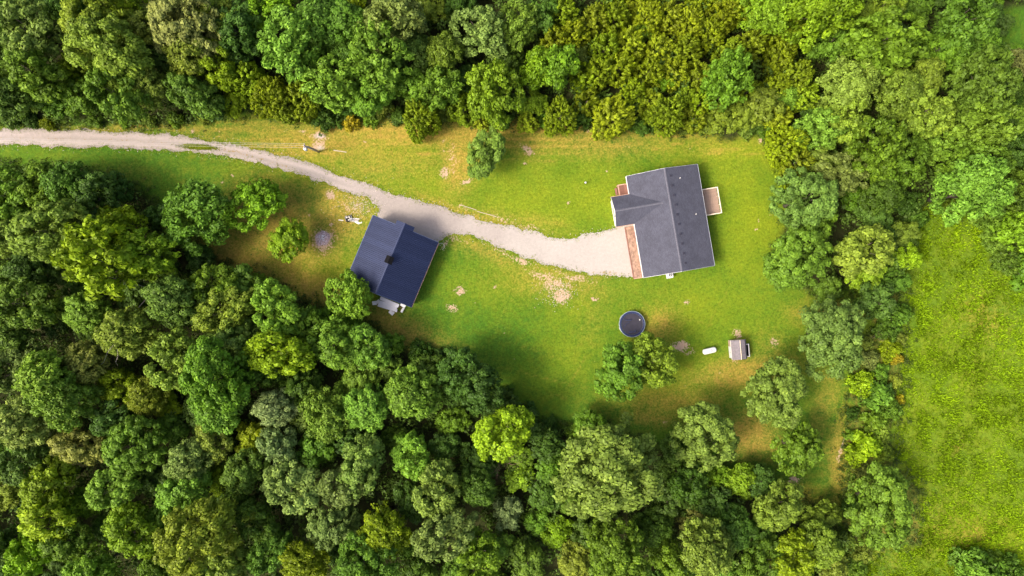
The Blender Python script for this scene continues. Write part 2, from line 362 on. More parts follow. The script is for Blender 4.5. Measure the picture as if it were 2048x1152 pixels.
def build_drive():
    up = ragged(DRIVE_UP, 0.55, 41); lo = ragged(DRIVE_LO, 0.6, 57)
    outline = np.concatenate([up, lo]); 
    bm = bmesh.new(); vs = [bm.verts.new(P(x, y, 0.012)) for x, y in outline]
    f = bm.faces.new(vs); bmesh.ops.triangulate(bm, faces=[f], ngon_method='EAR_CLIP'); bmesh.ops.recalc_face_normals(bm, faces=bm.faces)
    # subdivide long inner edges so that the wear masks can vary
    for _ in range(4):
        es = [e for e in bm.edges if e.calc_length() > 0.9 and e.verts[0].co.x > -100]
        bmesh.ops.subdivide_edges(bm, edges=es, cuts=1, use_grid_fill=True)
        bmesh.ops.triangulate(bm, faces=[f for f in bm.faces if len(f.verts) > 3])
    me = bpy.data.meshes.new('driveway'); bm.to_mesh(me); bm.free()
    if me.polygons[0].normal.z < 0: me.flip_normals()
    co = np.zeros(len(me.vertices)*3, np.float32); me.vertices.foreach_get('co', co); co = co.reshape(-1, 3)
    px, py = px_of(co[:, 0], co[:, 1])
    w = fbm(co[:, 0], co[:, 1], 0.3, 4, 71)
    fresh = np.clip((px - 880 + (w-.5)*300)/260, 0, 1)
    mid = np.array([(-1500,281),(0,276),(200,279),(300,283),(400,292),(500,312),(620,345),(700,372)], float)
    yc = np.interp(px, mid[:, 0], mid[:, 1])
    weed = np.exp(-((py-yc)/5.0)**2) * np.clip((720-px)/150, 0, 1) * 0.50
    weed = np.maximum(weed, blobs(px, py, [(400,294,40,4,.5,4),(470,303,40,5,.55,12),(1215,546,50,6,.6),(1150,535,30,4,.5)], w))
    track = np.exp(-((np.abs(py-yc)-8)/4.0)**2) * np.clip((760-px)/100, 0, 1)
    a = me.color_attributes.new('mask', 'FLOAT_COLOR', 'POINT')
    a.data.foreach_set('color', np.stack([fresh, weed, track, np.ones_like(px)], -1).reshape(-1).astype(np.float32))
    me.materials.append(gravel_material())
    tag(link('driveway', me), 'pale gravel driveway', None, None, 'structure')
    return np.concatenate([up, lo])
DRIVE_OUT = build_drive()
DRIVE_POLY = DRIVE_UP + DRIVE_LO

# ------------------------------------------------------------------ leaf cloud meshes
def nrm(a): return a / np.maximum(np.linalg.norm(a, axis=1, keepdims=True), 1e-9)
def leaf_geo(C, Nn, S, asp, U=None):
    n = len(C)
    T = RNG.normal(size=(n, 3)) if U is None else U
    u = T - Nn * np.sum(T*Nn, 1, keepdims=True); u = nrm(u); v = np.cross(Nn, u)
    S = S[:, None]; asp = np.broadcast_to(asp, (n,))[:, None]
    V = np.stack([C + u*S, C + v*S*asp + Nn*S*.18, C - u*S, C - v*S*asp + Nn*S*.18], 1)
    return V.reshape(-1, 3)
def cloud_mesh(name, V, tint, m):
    n = len(V)//4; me = bpy.data.meshes.new(name)
    me.vertices.add(n*4); me.vertices.foreach_set('co', V.reshape(-1).astype(np.float32))
    me.loops.add(n*4); me.loops.foreach_set('vertex_index', np.arange(n*4, dtype=np.int32))
    me.polygons.add(n); me.polygons.foreach_set('loop_start', np.arange(0, n*4, 4, dtype=np.int32))
    me.update()
    a = me.attributes.new('tint', 'FLOAT', 'POINT'); a.data.foreach_set('value', np.repeat(tint, 4).astype(np.float32))
    me.materials.append(m); return me
def sphere_dirs(n, up=0.0):
    d = RNG.normal(size=(n, 3)); d[:, 2] += up; return nrm(d)
def lobes_to_leaves(C, R, per, size, asp, up=0.45, jit=0.75):
    n = len(C); cnt = np.maximum(8, (per * (R/R.mean())**2)).astype(int)
    ids = np.repeat(np.arange(n), cnt); d = sphere_dirs(len(ids), up)
    pos = C[ids] + d * (R[ids] * RNG.uniform(.62, 1.08, len(ids)))[:, None] * np.array([1, 1, .85])
    nn = nrm(d + RNG.normal(size=d.shape)*jit*.5 + np.array([0, 0, .3]))
    V = leaf_geo(pos, nn, size*RNG.uniform(.65, 1.3, len(ids)), asp)
    tint = np.clip(RNG.uniform(.1, .9, n)[ids]*.55 + RNG.uniform(0, 1, len(ids))*.45, 0, 1)
    return V, tint

def broadleaf(R, loose=0.0, leaf=0.21, per=64, flat=0.98, dens=5.4):
    H = 2.15*R + 1.6; zc = H - flat*R
    nm = int(5 + R*1.1)
    D = sphere_dirs(nm, .55); D[0] = (0.1, 0.05, 1)
    rad = RNG.uniform(.40, .58, nm)*R; off = (R - rad) * RNG.uniform(.78, 1.06, nm)
    MC = D * off[:, None] * np.array([1, 1, flat]) + np.array([0, 0, zc]); MC[:, 2] = np.maximum(MC[:, 2], H*.35)
    nl = int(dens * R * R) + 12
    C = []; 
    tries = 0
    while len(C) < nl and tries < 40:
        tries += 1
        k = RNG.integers(0, nm, nl*2); d = sphere_dirs(nl*2, .45)
        p = MC[k] + d * rad[k][:, None] * RNG.uniform(.84, 1.06 + .2*loose, nl*2)[:, None] * np.array([1, 1, .9])
        inside = np.zeros(len(p), bool)
        for q in range(nm):
            dd = np.linalg.norm(p - MC[q], axis=1); inside |= (dd < rad[q]*.72) & (k != q)
        C += list(p[~inside])
    C = np.array(C[:nl]); LR = RNG.uniform(.45, .95, nl) * (0.62 + .055*R) * (1 + .25*loose)
    V, t = lobes_to_leaves(C, LR, per, leaf, .62, jit=.8 + loose)
    # sparse inner foliage
    nin = int(nl*.35); Ci = np.array([0, 0, zc]) + sphere_dirs(nin)*(RNG.uniform(.1, .7, nin)*R)[:, None]*np.array([1, 1, flat])
    V2, t2 = lobes_to_leaves(Ci, RNG.uniform(.5, .9, nin), per*.4, leaf*1.15, .7)
    tr = MB(); zt = zc - .1*R; rb = .018*H + .08
    bend = RNG.uniform(-.25, .25, 2)*R*.3
    tr.tube([(0,0,-.15), (bend[0]*.2, bend[1]*.2, .25*zt), (bend[0]*.6, bend[1]*.6, .6*zt), (bend[0], bend[1], zt+.35*R)], [rb*1.5, rb, rb*.8, rb*.25], 7)
    for q in range(nm):
        s = Vector((bend[0]*.6, bend[1]*.6, zt*RNG.uniform(.5, .8))); e = Vector(MC[q]); mid = s.lerp(e, .5) + Vector((0, 0, .12*R))
        tr.tube([s, mid, e], [rb*.5, rb*.32, rb*.1], 5)
    return R, H, tr, np.concatenate([V, V2]), np.concatenate([t, t2])

def cedar(R, slim=2.4):
    H = R*slim + 1.0; nP = int(40*R*R) + 24
    t = 1 - np.sqrt(RNG.uniform(0, 1, nP)); t = .08 + .9*t                   # more plumes low down
    prof = np.sin(np.pi*np.clip((1-t), 0, 1)**.75*.62)**.85
    az = RNG.uniform(0, 2*np.pi, nP); wob = 1 + .16*np.sin(3*az + R) + .1*np.sin(5*az)
    rho = R*.95*prof*wob*np.where(RNG.uniform(0, 1, nP) < .25, RNG.uniform(.2, .8, nP), RNG.uniform(.86, 1.04, nP))
    base = np.stack([rho*np.cos(az), rho*np.sin(az), .4 + t*(H-.8)], 1)
    out = np.stack([np.cos(az), np.sin(az), np.zeros(nP)], 1)
    ax = nrm(out*RNG.uniform(.3, .75, nP)[:, None] + np.array([0, 0, .9]) + RNG.normal(size=(nP, 3))*.22)
    per = 34; ids = np.repeat(np.arange(nP), per); n = len(ids); L = RNG.uniform(.5, 1.0, nP)[ids]*(.50+.16*R)
    s = RNG.uniform(-.35, .8, n); sp = sphere_dirs(n)
    pos = base[ids] + ax[ids]*(s*L)[:, None] + sp*(.24*(1.05-np.clip(s, 0, 1)))[:, None]
    nn = nrm(sp + out[ids]*.4 + np.array([0, 0, .5])); 
    V = leaf_geo(pos, nn, .20*RNG.uniform(.6, 1.3, n), .42, ax[ids] + RNG.normal(size=(n, 3))*.35)
    tint = np.clip(RNG.uniform(0, 1, nP)[ids]*.5 + RNG.uniform(0, 1, n)*.35 + np.clip(s, 0, 1)*.15, 0, 1)
    tr = MB(); tr.tube([(0,0,-.15), (0,0,H*.5), (.05,0,H*.55)], [.16+.02*H, .1+.01*H, .03], 7)
    for k in range(14):
        z = H*(.10+.028*k); a = k*2.4; r = R*.55*(1-k/17)
        tr.tube([(0,0,z), (r*math.cos(a), r*math.sin(a), z+.25*r)], [.05, .015], 4)
    return R, H, tr, V, tint

def shrub(R, leaf=.15):
    H = R*1.25; nl = int(20*R*R) + 14
    d = sphere_dirs(nl, .6); d[:, 2] = np.abs(d[:, 2])
    rr = R*(.55 + .4*RNG.uniform(0, 1, nl)); 
    lobes = 1 + .22*np.sin(3*np.arctan2(d[:, 1], d[:, 0]) + R*5)
    C = d*(rr*lobes)[:, None]*np.array([1, 1, .95]) + np.array([0, 0, R*.22])
    V, t = lobes_to_leaves(C, RNG.uniform(.25, .5, nl), 40, leaf, .6, jit=1.0)
    V[:, 2] = np.maximum(V[:, 2], .02)
    tr = MB()
    for k in range(7):
        a = k*.9; tr.tube([(0,0,-.1), (R*.25*math.cos(a), R*.25*math.sin(a), R*.45), (R*.55*math.cos(a), R*.55*math.sin(a), R*.9)], [.05, .035, .012], 5)
    return R, H, tr, V, t

VAR = {'o': [], 'f': [], 'c': [], 's': []}
def reg(kind, data):
    R, H, tr, V, t = data
    k = len(VAR[kind]); me = cloud_mesh('crown_mesh', V, t, M_LEAF)
    o = tr.build('trunk_mesh', M_BARK, None, True); tm = o.data; bpy.data.objects.remove(o)
    # real outline radius (95th percentile)
    rr = np.percentile(np.hypot(V[:, 0], V[:, 1]), 95 if kind in 'of' else 94)
    VAR[kind].append((rr, H, tm, me))
for R in (2.6, 3.0): reg('o', broadleaf(R, per=60, leaf=.19))
for R in (4.0, 4.4, 4.8): reg('o', broadleaf(R))
for R in (5.6, 6.1, 6.5): reg('o', broadleaf(R, leaf=.225))
reg('o', broadleaf(8.6, leaf=.25, dens=4.2))
for R in (2.6, 3.2): reg('f', broadleaf(R, loose=.45, leaf=.22, per=54, dens=5.0))
for R in (4.2, 4.9, 5.8): reg('f', broadleaf(R, loose=.5, leaf=.26, per=54, dens=4.6))
for R in (1.7, 2.2, 2.5, 2.8): reg('c', cedar(R, 3.0))
for R in (1.0, 1.6, 2.3): reg('s', shrub(R))

TINT = {'d': (.054,.108,.011), 'm': (.090,.170,.012), 'b': (.114,.180,.027), 'l': (.122,.222,.016), 'y': (.178,.268,.007), 'o': (.142,.196,.017),
        'g': (.29,.265,.010), 'c': (.164,.226,.006), 'p': (.158,.220,.050), 'r': (.155,.185,.034), 'L': (.140,.250,.009), 'k': (.180,.256,.044)}
WORDS = {'d': 'dark green', 'm': 'mid green', 'b': 'bluish green', 'l': 'light green', 'y': 'yellow-green', 'o': 'olive green', 'g': 'golden', 'c': 'olive-yellow', 'p': 'pale grey-green', 'r': 'brownish green', 'L': 'bright green', 'k': 'pale cream-green'}
KINDW = {'o': 'clumpy tree', 'f': 'feathery tree', 'c': 'pointed cedar', 's': 'leafy shrub'}
TREES = []      # world x, y, radius
LAND = [(388,430,'the large maple-like tree by the drive'),(245,500,'the big golden-yellow tree'),(566,702,'the vivid yellow round tree'),(698,588,'the blue-roofed workshop'),(816,792,'the broad light green lawn-edge tree'),
        (1004,858,'the vivid tree below the lawn'),(1220,940,'the huge spreading grey-green tree'),(1408,868,'the ragged grey-green tree'),(1595,898,'the dense dark green round tree'),(638,300,'the utility pole'),(838,233,'the plump lawn-edge cedar'),
        (974,310,'the oval lone lawn tree'),(1229,228,'the wide lawn-edge cedar'),(1340,440,'the house'),(1608,400,'the blue-grey tree beyond the deck'),(1815,514,'the small vivid field-corner tree'),(1760,1010,'the wide field-edge tree'),
        (1660,672,'the large round tree by the shed'),(97,968,'the large yellow tree deep in the wood'),(770,1048,'the olive-yellow broad tree deep in the wood'),(588,974,'the pale broad tree deep in the wood'),(372,52,'the large brownish tree'),
        (1702,170,'the pale cream-green tree facing the deck'),(2030,128,'the brownish tree at the clearing'),(163,892,'the brownish tree behind the workshop'),(962,62,'the pale tree among the cedars'),(1530,15,'the bright tree deep among the cedars')]
ORD = ['nearest', 'second-nearest', 'third-nearest', 'fourth-nearest', 'fifth-nearest', 'sixth-nearest', 'seventh-nearest', 'eighth-nearest', 'ninth-nearest', 'tenth-nearest']
PENDING = []
def label_pending():
    cls = {}
    for root, px, py, tint, kind in PENDING:
        if not (-30 < px < 2078 and -30 < py < 1182):
            root['label'] = '%s %s deep in the woods, farthest from the lawn' % (WORDS[tint], KINDW[kind]); root['group'] = '%s %ss deepest in the woods' % (WORDS[tint], KINDW[kind].split()[-1]); continue
        d, lm = min((math.hypot(px-a, py-b), nm) for a, b, nm in LAND)
        cls.setdefault((WORDS[tint], KINDW[kind], lm), []).append((d, root, kind))
    for (w, k, lm), lst in cls.items():
        lst.sort(key=lambda t: t[0])
        for i, (d, root, kind) in enumerate(lst):
            o = (ORD[i] if i < 10 else '%dth-nearest' % (i+1)) if len(lst) > 1 else 'close'
            root['label'] = '%s %s %s to %s' % (w, k, o, lm)
            root['group'] = {'o': 'clumpy broadleaf trees of the woods', 'f': 'feathery broadleaf trees of the woods', 'c': 'cedars of the woods', 's': 'shrubs of the wood edges and hedgerow'}[kind]
_cnt = {}
def place_tree(px, py, rp, kind, tint, label=None, tall=None, name=None, jitter=True):
    z = 7.0; R = rp/PPM
    for _ in range(3):
        Rw = R*(HCAM-z)/HCAM
        vs = VAR[kind]; best = sorted(range(len(vs)), key=lambda i: abs(math.log(vs[i][0]/Rw)))[:2 if kind == 'c' else 3]
        i = best[0] if abs(math.log(vs[best[0]][0]/Rw)) > .3 else best[_cnt.get(kind, 0) % len(best)]
        s = Rw/vs[i][0]; h = vs[i][1]*s; z = (.62 if kind != 's' else .4)*h
    _cnt[kind] = _cnt.get(kind, 0) + 1
    sz = tall if tall else random.uniform(.94, 1.12) * (.68 if rp < 40 and kind in 'of' else 1.12 if rp > 55 and kind in 'of' else 1.0)
    z *= sz
    x, y, _ = P(px, py, z)
    nm = name or {'o': 'broadleaf_tree', 'f': 'feathery_tree', 'c': 'cedar_tree', 's': 'shrub'}[kind]
    root = thing(nm, label, 'shrub' if kind == 's' else 'tree', (x, y, 0), random.uniform(0, 6.283))
    if not label: PENDING.append((root, px, py, tint, kind))
    q_ = random.uniform(.88, 1.14) if kind in 'of' else random.uniform(.94, 1.06); root.scale = (s*q_, s/q_, s*sz)
    link('trunk', vs[i][2], root); c = link('crown', vs[i][3], root)
    b = TINT[tint]; j = random.uniform(.80, 1.20); hj = random.uniform(.88, 1.1)
    c.color = (b[0]*j*hj, b[1]*j, b[2]*j*random.uniform(.7, 1.3), 1)
    TREES.append((x, y, Rw, kind)); return root

# lone and yard trees, each with a label of its own
YARD = [
 (388,430,73,'f','m','large mid green maple-like tree beside two smaller bright trees by the drive',.85),
 (506,408,58,'f','L','bright yellow-green tree between the large maple and the gravel drive',.85),
 (577,480,41,'o','L','small round bright green tree beside the ash heap',.85),
 (698,588,48,'f','l','light green tree overhanging the corner of the blue metal roof',.95),
 (974,310,46,'o','b','oval dark grey-green tree standing alone on the dry lawn above the drive',.78),
 (1240,742,58,'o','m','mid green half of the tree pair just below the trampoline',.9),
 (1303,722,54,'o','o','olive-tipped half of the tree pair just below the trampoline',.9),
 (1660,672,76,'o','b','large grey-green round tree between the small shed and the hedgerow',.8),
 (1552,790,70,'o','b','dark round tree on the brown grass below the small shed',.8),
 (1408,868,68,'o','b','ragged grey-green tree at the tip of the wood below the trampoline pair',.85),
 (1595,898,54,'o','m','dense dark green round tree below the tree nearest the small shed',.8),
 (1760,1010,76,'o','m','wide mid green tree at the edge of the tall-grass field',.75),
 (1588,518,68,'o','m','round dark olive tree nearest the house among the trees by its deck',.8),
 (1722,498,60,'o','o','olive round tree between the dark olive tree and the field',.85),
 (1732,548,36,'o','L','bright green lower crown against the olive tree by the field',.8),
 (1608,400,66,'o','b','blue-grey broad tree directly beyond the deck lawn',.9),
 (1682,345,46,'f','p','pale grey-green tree touching the blue-grey tree beyond the deck',1.0),
 (1815,514,27,'f','y','small vivid yellow-green tree at the corner of the tall-grass field',.9),
 (1220,940,104,'o','b','huge spreading grey-green tree at the corner of the trampoline lawn',.9),
 (1004,858,62,'o','L','vivid yellow-green tree in the dark wood edge below the lawn',1.0),
 (816,792,64,'o','l','broad light green tree at the wood edge beside the lawn',.9),
 (566,702,60,'o','y','vivid yellow round tree in the wood behind the workshop',1.22),
 (214,522,78,'f','y','big golden-yellow tree with a bare dead limb above it',1.25),
 (302,512,58,'f','L','bright green tree joined to the big golden-yellow tree',1.2),
 (238,455,50,'f','y','upper yellow crown beside the big golden-yellow tree',1.25),
 (838,233,33,'c','c','plump cedar jutting into the lawn across from the workshop',1.0),
 (1122,229,30,'c','c','rounded cedar standing forward at the lawn edge beyond the oval tree',1.0),
 (1337,224,33,'c','c','yellowish cedar at the lawn edge above the house roof',1.0),
 (1229,228,36,'c','c','wide cedar at the lawn edge between the two rounded cedars',1.0),
 (653,236,30,'s','d','dark green bush at the lawn edge by the utility pole',1.0),
 (700,245,18,'s','g','small golden bush beside the dark bush near the utility pole',1.0),
 (97,968,56,'o','y','large yellow tree deep in the wood far behind the workshop',1.0),
 (768,1048,60,'o','c','olive-yellow broad tree deep in the wood far below the lawn',1.0),
 (588,974,60,'o','p','pale grey-green broad tree deep in the wood behind the workshop',1.0),
 (372,52,76,'o','r','large brownish green tree in the wood beyond the drive',1.0),
 (1702,170,60,'f','k','pale cream-green feathery tree in the wood facing the deck',1.0),
 (2030,128,26,'f','r','small brownish tree standing in the dark clearing',1.0),
 (162,892,50,'o','r','brownish round tree in the wood far behind the workshop',1.0),
 (962,62,58,'f','k','pale cream-green feathery tree among the cedars across the lawn',1.0),
 (1530,15,58,'f','L','bright green feathery tree deep among the cedars behind the house',1.0),
]
for a in YARD: place_tree(a[0], a[1], a[2]*(1.22 if a[3] == 'c' else 1.0 if a[2] < 50 else .95), a[3], a[4], label=a[5], tall=a[6])

T = []
def add(s):
    for part in s.split(';'):
        p = part.split()
        if p: T.append((float(p[0]), float(p[1]), float(p[2]), p[3][0], p[3][1]))
# wood beyond the drive
add('60 62 55 ob;72 145 52 om;8 66 42 om;18 178 50 od;76 196 28 fl;20 212 32 od;148 132 32 cc;152 172 26 cc;196 40 62 oo;222 108 66 oo;262 18 46 oy;392 112 52 oo;238 190 54 om;310 172 44 oo;'
    '389 188 46 om;440 130 44 oc;482 66 50 od;587 82 62 fl;536 15 46 fL;538 190 38 cc;606 188 36 cc;496 162 38 cc;565 205 30 cc;672 165 50 fl;640 40 54 om;694 48 50 om;700 118 40 od;112 200 34 om;164 192 34 om;97 246 15 sc;'
    '345 120 40 od;300 60 44 oo;440 40 46 oo;130 20 44 od;20 10 40 om;430 205 30 od;470 205 28 oc;626 110 34 od;720 200 34 od;190 238 16 sm;350 240 16 sm;410 236 14 so;60 238 16 sd;20 240 16 sd;300 242 14 so;250 243 12 sm;740 238 16 sm')
# wood across the lawn
add('782 42 56 fp;764 116 58 fl;830 108 40 fb;888 118 42 oo;878 178 42 fl;1038 46 44 fl;850 20 36 oo;752 190 44 ol;764 218 22 so;926 214 30 cc;884 228 18 so;988 192 58 fL;1066 206 28 fL;1122 140 40 fL;1076 140 38 fL;'
    '1055 242 20 cc;1176 200 24 cc;1110 82 30 cc;1150 66 30 cc;1130 20 30 cc;1190 36 30 cc;1232 28 30 cc;1262 82 32 cc;1212 92 30 cc;1302 30 30 cc;1342 28 30 cc;1382 44 30 cc;1322 92 28 cc;1376 96 30 cc;1200 142 28 cc;1242 132 30 cc;'
    '1168 150 26 cc;1302 140 28 cc;1352 142 28 cc;1270 184 28 cc;1402 150 28 cc;1424 64 30 cc;1452 30 30 cc;1468 102 28 cc;1506 84 30 cc;1404 204 28 cc;1300 200 26 cc;1292 68 22 fl;1332 165 20 fL;1152 108 24 fb;1320 122 20 fb;'
    '1010 120 34 od;920 20 34 od;1090 30 34 od;820 170 36 om;700 0 40 fy;1280 250 22 sd;1390 235 24 cc;1160 235 22 sd;1090 235 18 sm;960 235 20 cc;800 235 18 sd;870 246 12 sm;1310 250 14 sd;1012 240 16 sm;1200 245 14 so;1375 250 16 so')
# wood facing the deck
add('1456 163 48 fl;1642 24 60 fL;1584 60 34 cc;1660 88 40 ol;1766 84 62 fL;1760 18 46 oo;1850 36 36 oo;1918 44 56 ol;1950 80 40 fl;1870 106 42 ol;1940 116 40 fl;1790 180 50 oo;1836 156 44 oo;1846 226 50 oo;'
    '1962 174 56 fl;2032 208 36 ol;1972 254 52 fL;2024 262 34 fk;1600 150 32 cc;1560 170 26 cc;1612 186 30 cc;1530 212 36 oo;1570 192 32 fl;1480 232 34 oo;1440 238 30 oo;1528 250 24 sm;1582 284 36 cc;1600 322 30 cc;1642 262 44 fl;'
    '1692 242 42 oo;1752 292 54 fl;1802 332 50 fl;1862 290 38 fL;1950 326 56 fl;1940 382 60 fL;2026 376 46 fl;2034 318 36 om;1762 384 40 od;1745 430 36 od;1566 108 30 cc;1548 70 28 cc;1500 180 26 cc;1496 255 20 so;1562 232 26 cc;1410 252 18 so;'
    '1640 320 32 oo;1660 215 34 oo;1740 240 36 om;1900 200 36 od;1890 160 34 om;1820 270 36 om;1880 330 30 od;1860 370 34 om;1800 400 28 om;1800 462 26 oo;1770 470 26 od;1690 60 34 om;1810 130 32 om;1720 120 32 od;1600 20 34 om;1480 8 34 cc;'
    '1570 350 20 sy;1565 300 18 sc;1640 440 34 om;1660 580 20 sm;1748 606 36 od;1790 632 30 sm;1830 440 22 sm;1960 412 42 fl;2034 462 42 fL;1992 470 30 sm;2010 520 28 sm;2046 545 34 sm;1905 420 22 so;2050 170 30 om;2060 420 40 om;2075 300 50 om')
# hedgerow
add('1780 700 22 sy;1792 716 13 sg;1760 745 18 sm;1722 768 26 sy;1756 786 30 sm;1775 815 26 sm;1705 826 13 sd;1732 888 30 sy;1712 912 22 sy;1760 860 22 so;1748 840 24 sm;1765 905 20 so;1722 946 20 sr;1700 1010 16 sd;1740 720 18 sr;1770 660 24 sm;'
    '1696 1080 20 so;1720 1100 24 so;1712 1135 22 sm;1765 950 18 so;1700 870 12 sm;1800 680 14 so;1735 685 14 so;1790 760 14 so;1800 800 10 sg;1955 1142 44 sm;2020 1150 34 sd;1925 1128 24 sm;1990 1120 20 sm;1725 1000 14 sm')
# wood behind the workshop
add('20 470 44 oo;18 392 48 om;88 372 42 om;136 376 46 om;198 394 46 od;234 374 28 od;116 466 66 ob;348 592 56 ob;60 610 54 om;180 616 46 ol;266 652 54 oo;130 540 30 op;62 540 44 od;450 624 50 oo;432 572 44 om;480 562 36 om;520 576 26 fl;'
    '552 618 50 ol;672 688 48 ol;620 650 36 om;472 680 46 ob;352 720 54 oo;446 754 64 ol;120 748 58 ol;190 722 50 or;36 674 46 ob;40 742 50 ob;250 770 40 oc;640 640 30 om;320 430 26 od;340 540 24 od;400 520 30 od;690 660 36 om;740 690 44 ol;'
    '132 792 58 ol;50 830 54 op;130 848 32 oo;272 888 54 ol;330 810 30 oc;50 920 44 od;98 1032 50 oy;18 982 36 oo;232 976 46 ol;156 1010 36 fL;382 908 46 ob;430 870 40 oo;368 976 48 ol;440 960 28 oy;446 800 54 ol;'
    '510 872 30 oc;556 890 38 op;490 942 42 ob;404 1070 68 oo;266 1060 50 oy;140 1082 42 om;60 1112 42 fL;520 1040 42 om;604 1110 46 oc;668 1048 46 ob;690 962 46 ob;656 822 50 fl;546 810 42 op;620 832 28 ob;198 1130 50 ol;'
    '320 1140 42 om;460 1140 46 oo;540 1108 40 om;10 1082 40 od;310 960 34 od;330 1040 34 om;230 830 38 od;600 770 38 od;520 740 38 om;300 780 40 oo;400 830 36 od;10 880 36 om;110 640 30 od;10 560 36 om;280 590 30 od;200 670 30 od;470 1000 34 od;700 880 36 od;640 900 36 om;720 760 36 ol')
# wood that borders the trampoline lawn
add('742 806 50 ol;905 842 30 om;960 776 46 od;922 744 46 od;1000 812 32 od;1180 846 30 om;828 908 42 ol;722 930 50 ob;870 974 50 ob;1040 958 28 fL;890 1070 52 ob;1112 1060 32 fL;1050 1112 36 om;952 1112 50 om;1020 1020 30 op;'
    '1232 1100 60 om;1150 1120 36 oo;1372 962 40 od;732 1120 58 om;1556 1010 46 oo;1580 1108 46 oc;1640 1090 46 oo;1400 1100 56 oo;1396 1050 36 or;1460 1060 46 od;1422 952 28 fL;1480 962 34 fL;860 740 36 od;1050 850 30 od;960 980 40 od;1090 890 34 od;'
    '1090 980 36 od;1300 1060 40 od;1340 1120 40 om;1520 1120 40 om;1350 900 30 od;1520 960 30 od;820 1000 36 od;960 920 34 od;1100 930 30 om;1330 1000 34 od;1640 1030 34 oo;1660 1130 34 oo;1430 1010 34 od;1140 1000 30 om;890 890 30 od;840 700 22 sd;'
    '880 720 20 sd;1010 790 18 sd;1060 822 18 sd;1100 850 16 sd;790 690 20 om;1150 865 18 sm;1510 1060 34 od;1000 1090 30 om;1180 1060 30 od')
for a in T:
    if a[0] > 1715 and a[1] < 430 and a[2] < 38 and a[3] in 'of': continue
    if a[0] > 1715 and a[1] < 430: a = a[:4] + ({'L': 'l', 'l': 'm', 'k': 'l', 'm': 'd'}.get(a[4], a[4]),)
    place_tree(a[0], a[1], a[2]*(1.06 if a[3] in 'of' else 1.10 if a[3] == 'c' else 1.05), a[3], a[4])

# rows just outside the frame and gaps between the crowns
def fill():
    tx = np.array([t[0] for t in TREES]); ty = np.array([t[1] for t in TREES]); tr = np.array([t[2] for t in TREES])
    n = 0
    for gy in np.arange(-58, 60, 3.6):
        for gx in np.arange(-96, 98, 3.6):
            x = gx + random.uniform(-1.4, 1.4); y = gy + random.uniform(-1.4, 1.4)
            px, py = px_of(np.array([x]), np.array([y]))
            if not (inpoly(px, py, NORTH)[0] or inpoly(px, py, SOUTH)[0]) or inpoly(px, py, CLEAR)[0]: continue
            k = (HCAM-6)/HCAM; ppx, ppy = 1024 + x*PPM/k, 576 - y*PPM/k
            outside = ppx < -40 or ppx > 2090 or ppy < -40 or ppy > 1190
            if outside and (abs(x) > 96 or abs(y) > 58 or random.random() > .12): continue
            d = np.hypot(tx-x, ty-y) / tr
            if d.min() < (1.10 if not outside else 1.5): continue
            if outside: rp = random.uniform(40, 55); kd = 'oo'
            else:
                rp = random.uniform(24, 33); kd = 'cc' if (1100 < ppx < 1600 and ppy < 260 and random.random() < .8) else random.choice(['od', 'om', 'od', 'fd'])
            place_tree(ppx, ppy, rp, kd[0], kd[1], tall=.8 if outside or kd == 'cc' else .62, name=None if outside or kd == 'cc' else 'understory_tree')
            tx = np.append(tx, x); ty = np.append(ty, y); tr = np.append(tr, rp/PPM); n += 1
    return n
NF = fill()
label_pending()
print('trees', len(TREES), 'fill', NF)

# ------------------------------------------------------------------ undergrowth, grass, weeds (nobody could count these)
def undergrowth():
    n = 15000; x = RNG.uniform(-98, 98, n); y = RNG.uniform(-60, 60, n); px, py = px_of(x, y)
    w = (fbm(x, y, .3, 3, 5)-.5)*30
    ok = (inpoly(px+w, py+w, NORTH) | inpoly(px+w, py+w, SOUTH)) & ~inpoly(px, py, CLEAR) & ~inpoly(px, py, DRIVE_POLY)
    x, y = x[ok], y[ok]; n = len(x)
    C = np.stack([x, y, RNG.uniform(.1, 1.0, n)**2 * 4.0], 1); R = RNG.uniform(.5, 1.2, n)
    V, t = lobes_to_leaves(C, R, 22, .25, .6, up=.6, jit=1.0); V[:, 2] = np.maximum(V[:, 2], .01)
    o = link('woodland_undergrowth', cloud_mesh('undergrowth', V, t, M_LEAF)); o.color = (.066, .118, .014, 1)
    tag(o, 'low green undergrowth on the woodland floor', 'undergrowth', None, 'stuff')
undergrowth()
def edge_weeds():
    pts = []
    for poly, m in ((NORTH, 9), (SOUTH, 9), (HEDGE, 12)):
        a = np.array(resample(poly, 6)); a = a[(a[:, 0] > -60) & (a[:, 0] < 2110) & (a[:, 1] > -40) & (a[:, 1] < 1190)]
        for q in a:
            for _ in range(3): pts.append(q + RNG.normal(size=2)*m)
    pts = np.array(pts); ok = ~inpoly(pts[:, 0], pts[:, 1], DRIVE_POLY); pts = pts[ok]
    n = len(pts); C = np.stack([(pts[:, 0]-1024)/PPM, (576-pts[:, 1])/PPM, RNG.uniform(0, .3, n)], 1)
    V, t = lobes_to_leaves(C, RNG.uniform(.2, .6, n), 16, .14, .45, up=.8, jit=1.2); V[:, 2] = np.maximum(V[:, 2], .01)
    o = link('edge_weeds', cloud_mesh('edge_weeds', V, t, M_LEAF)); o.color = (.055, .085, .012, 1)
    tag(o, 'rough weeds along the edges of the woods and hedgerow', 'weeds', None, 'stuff')
edge_weeds()
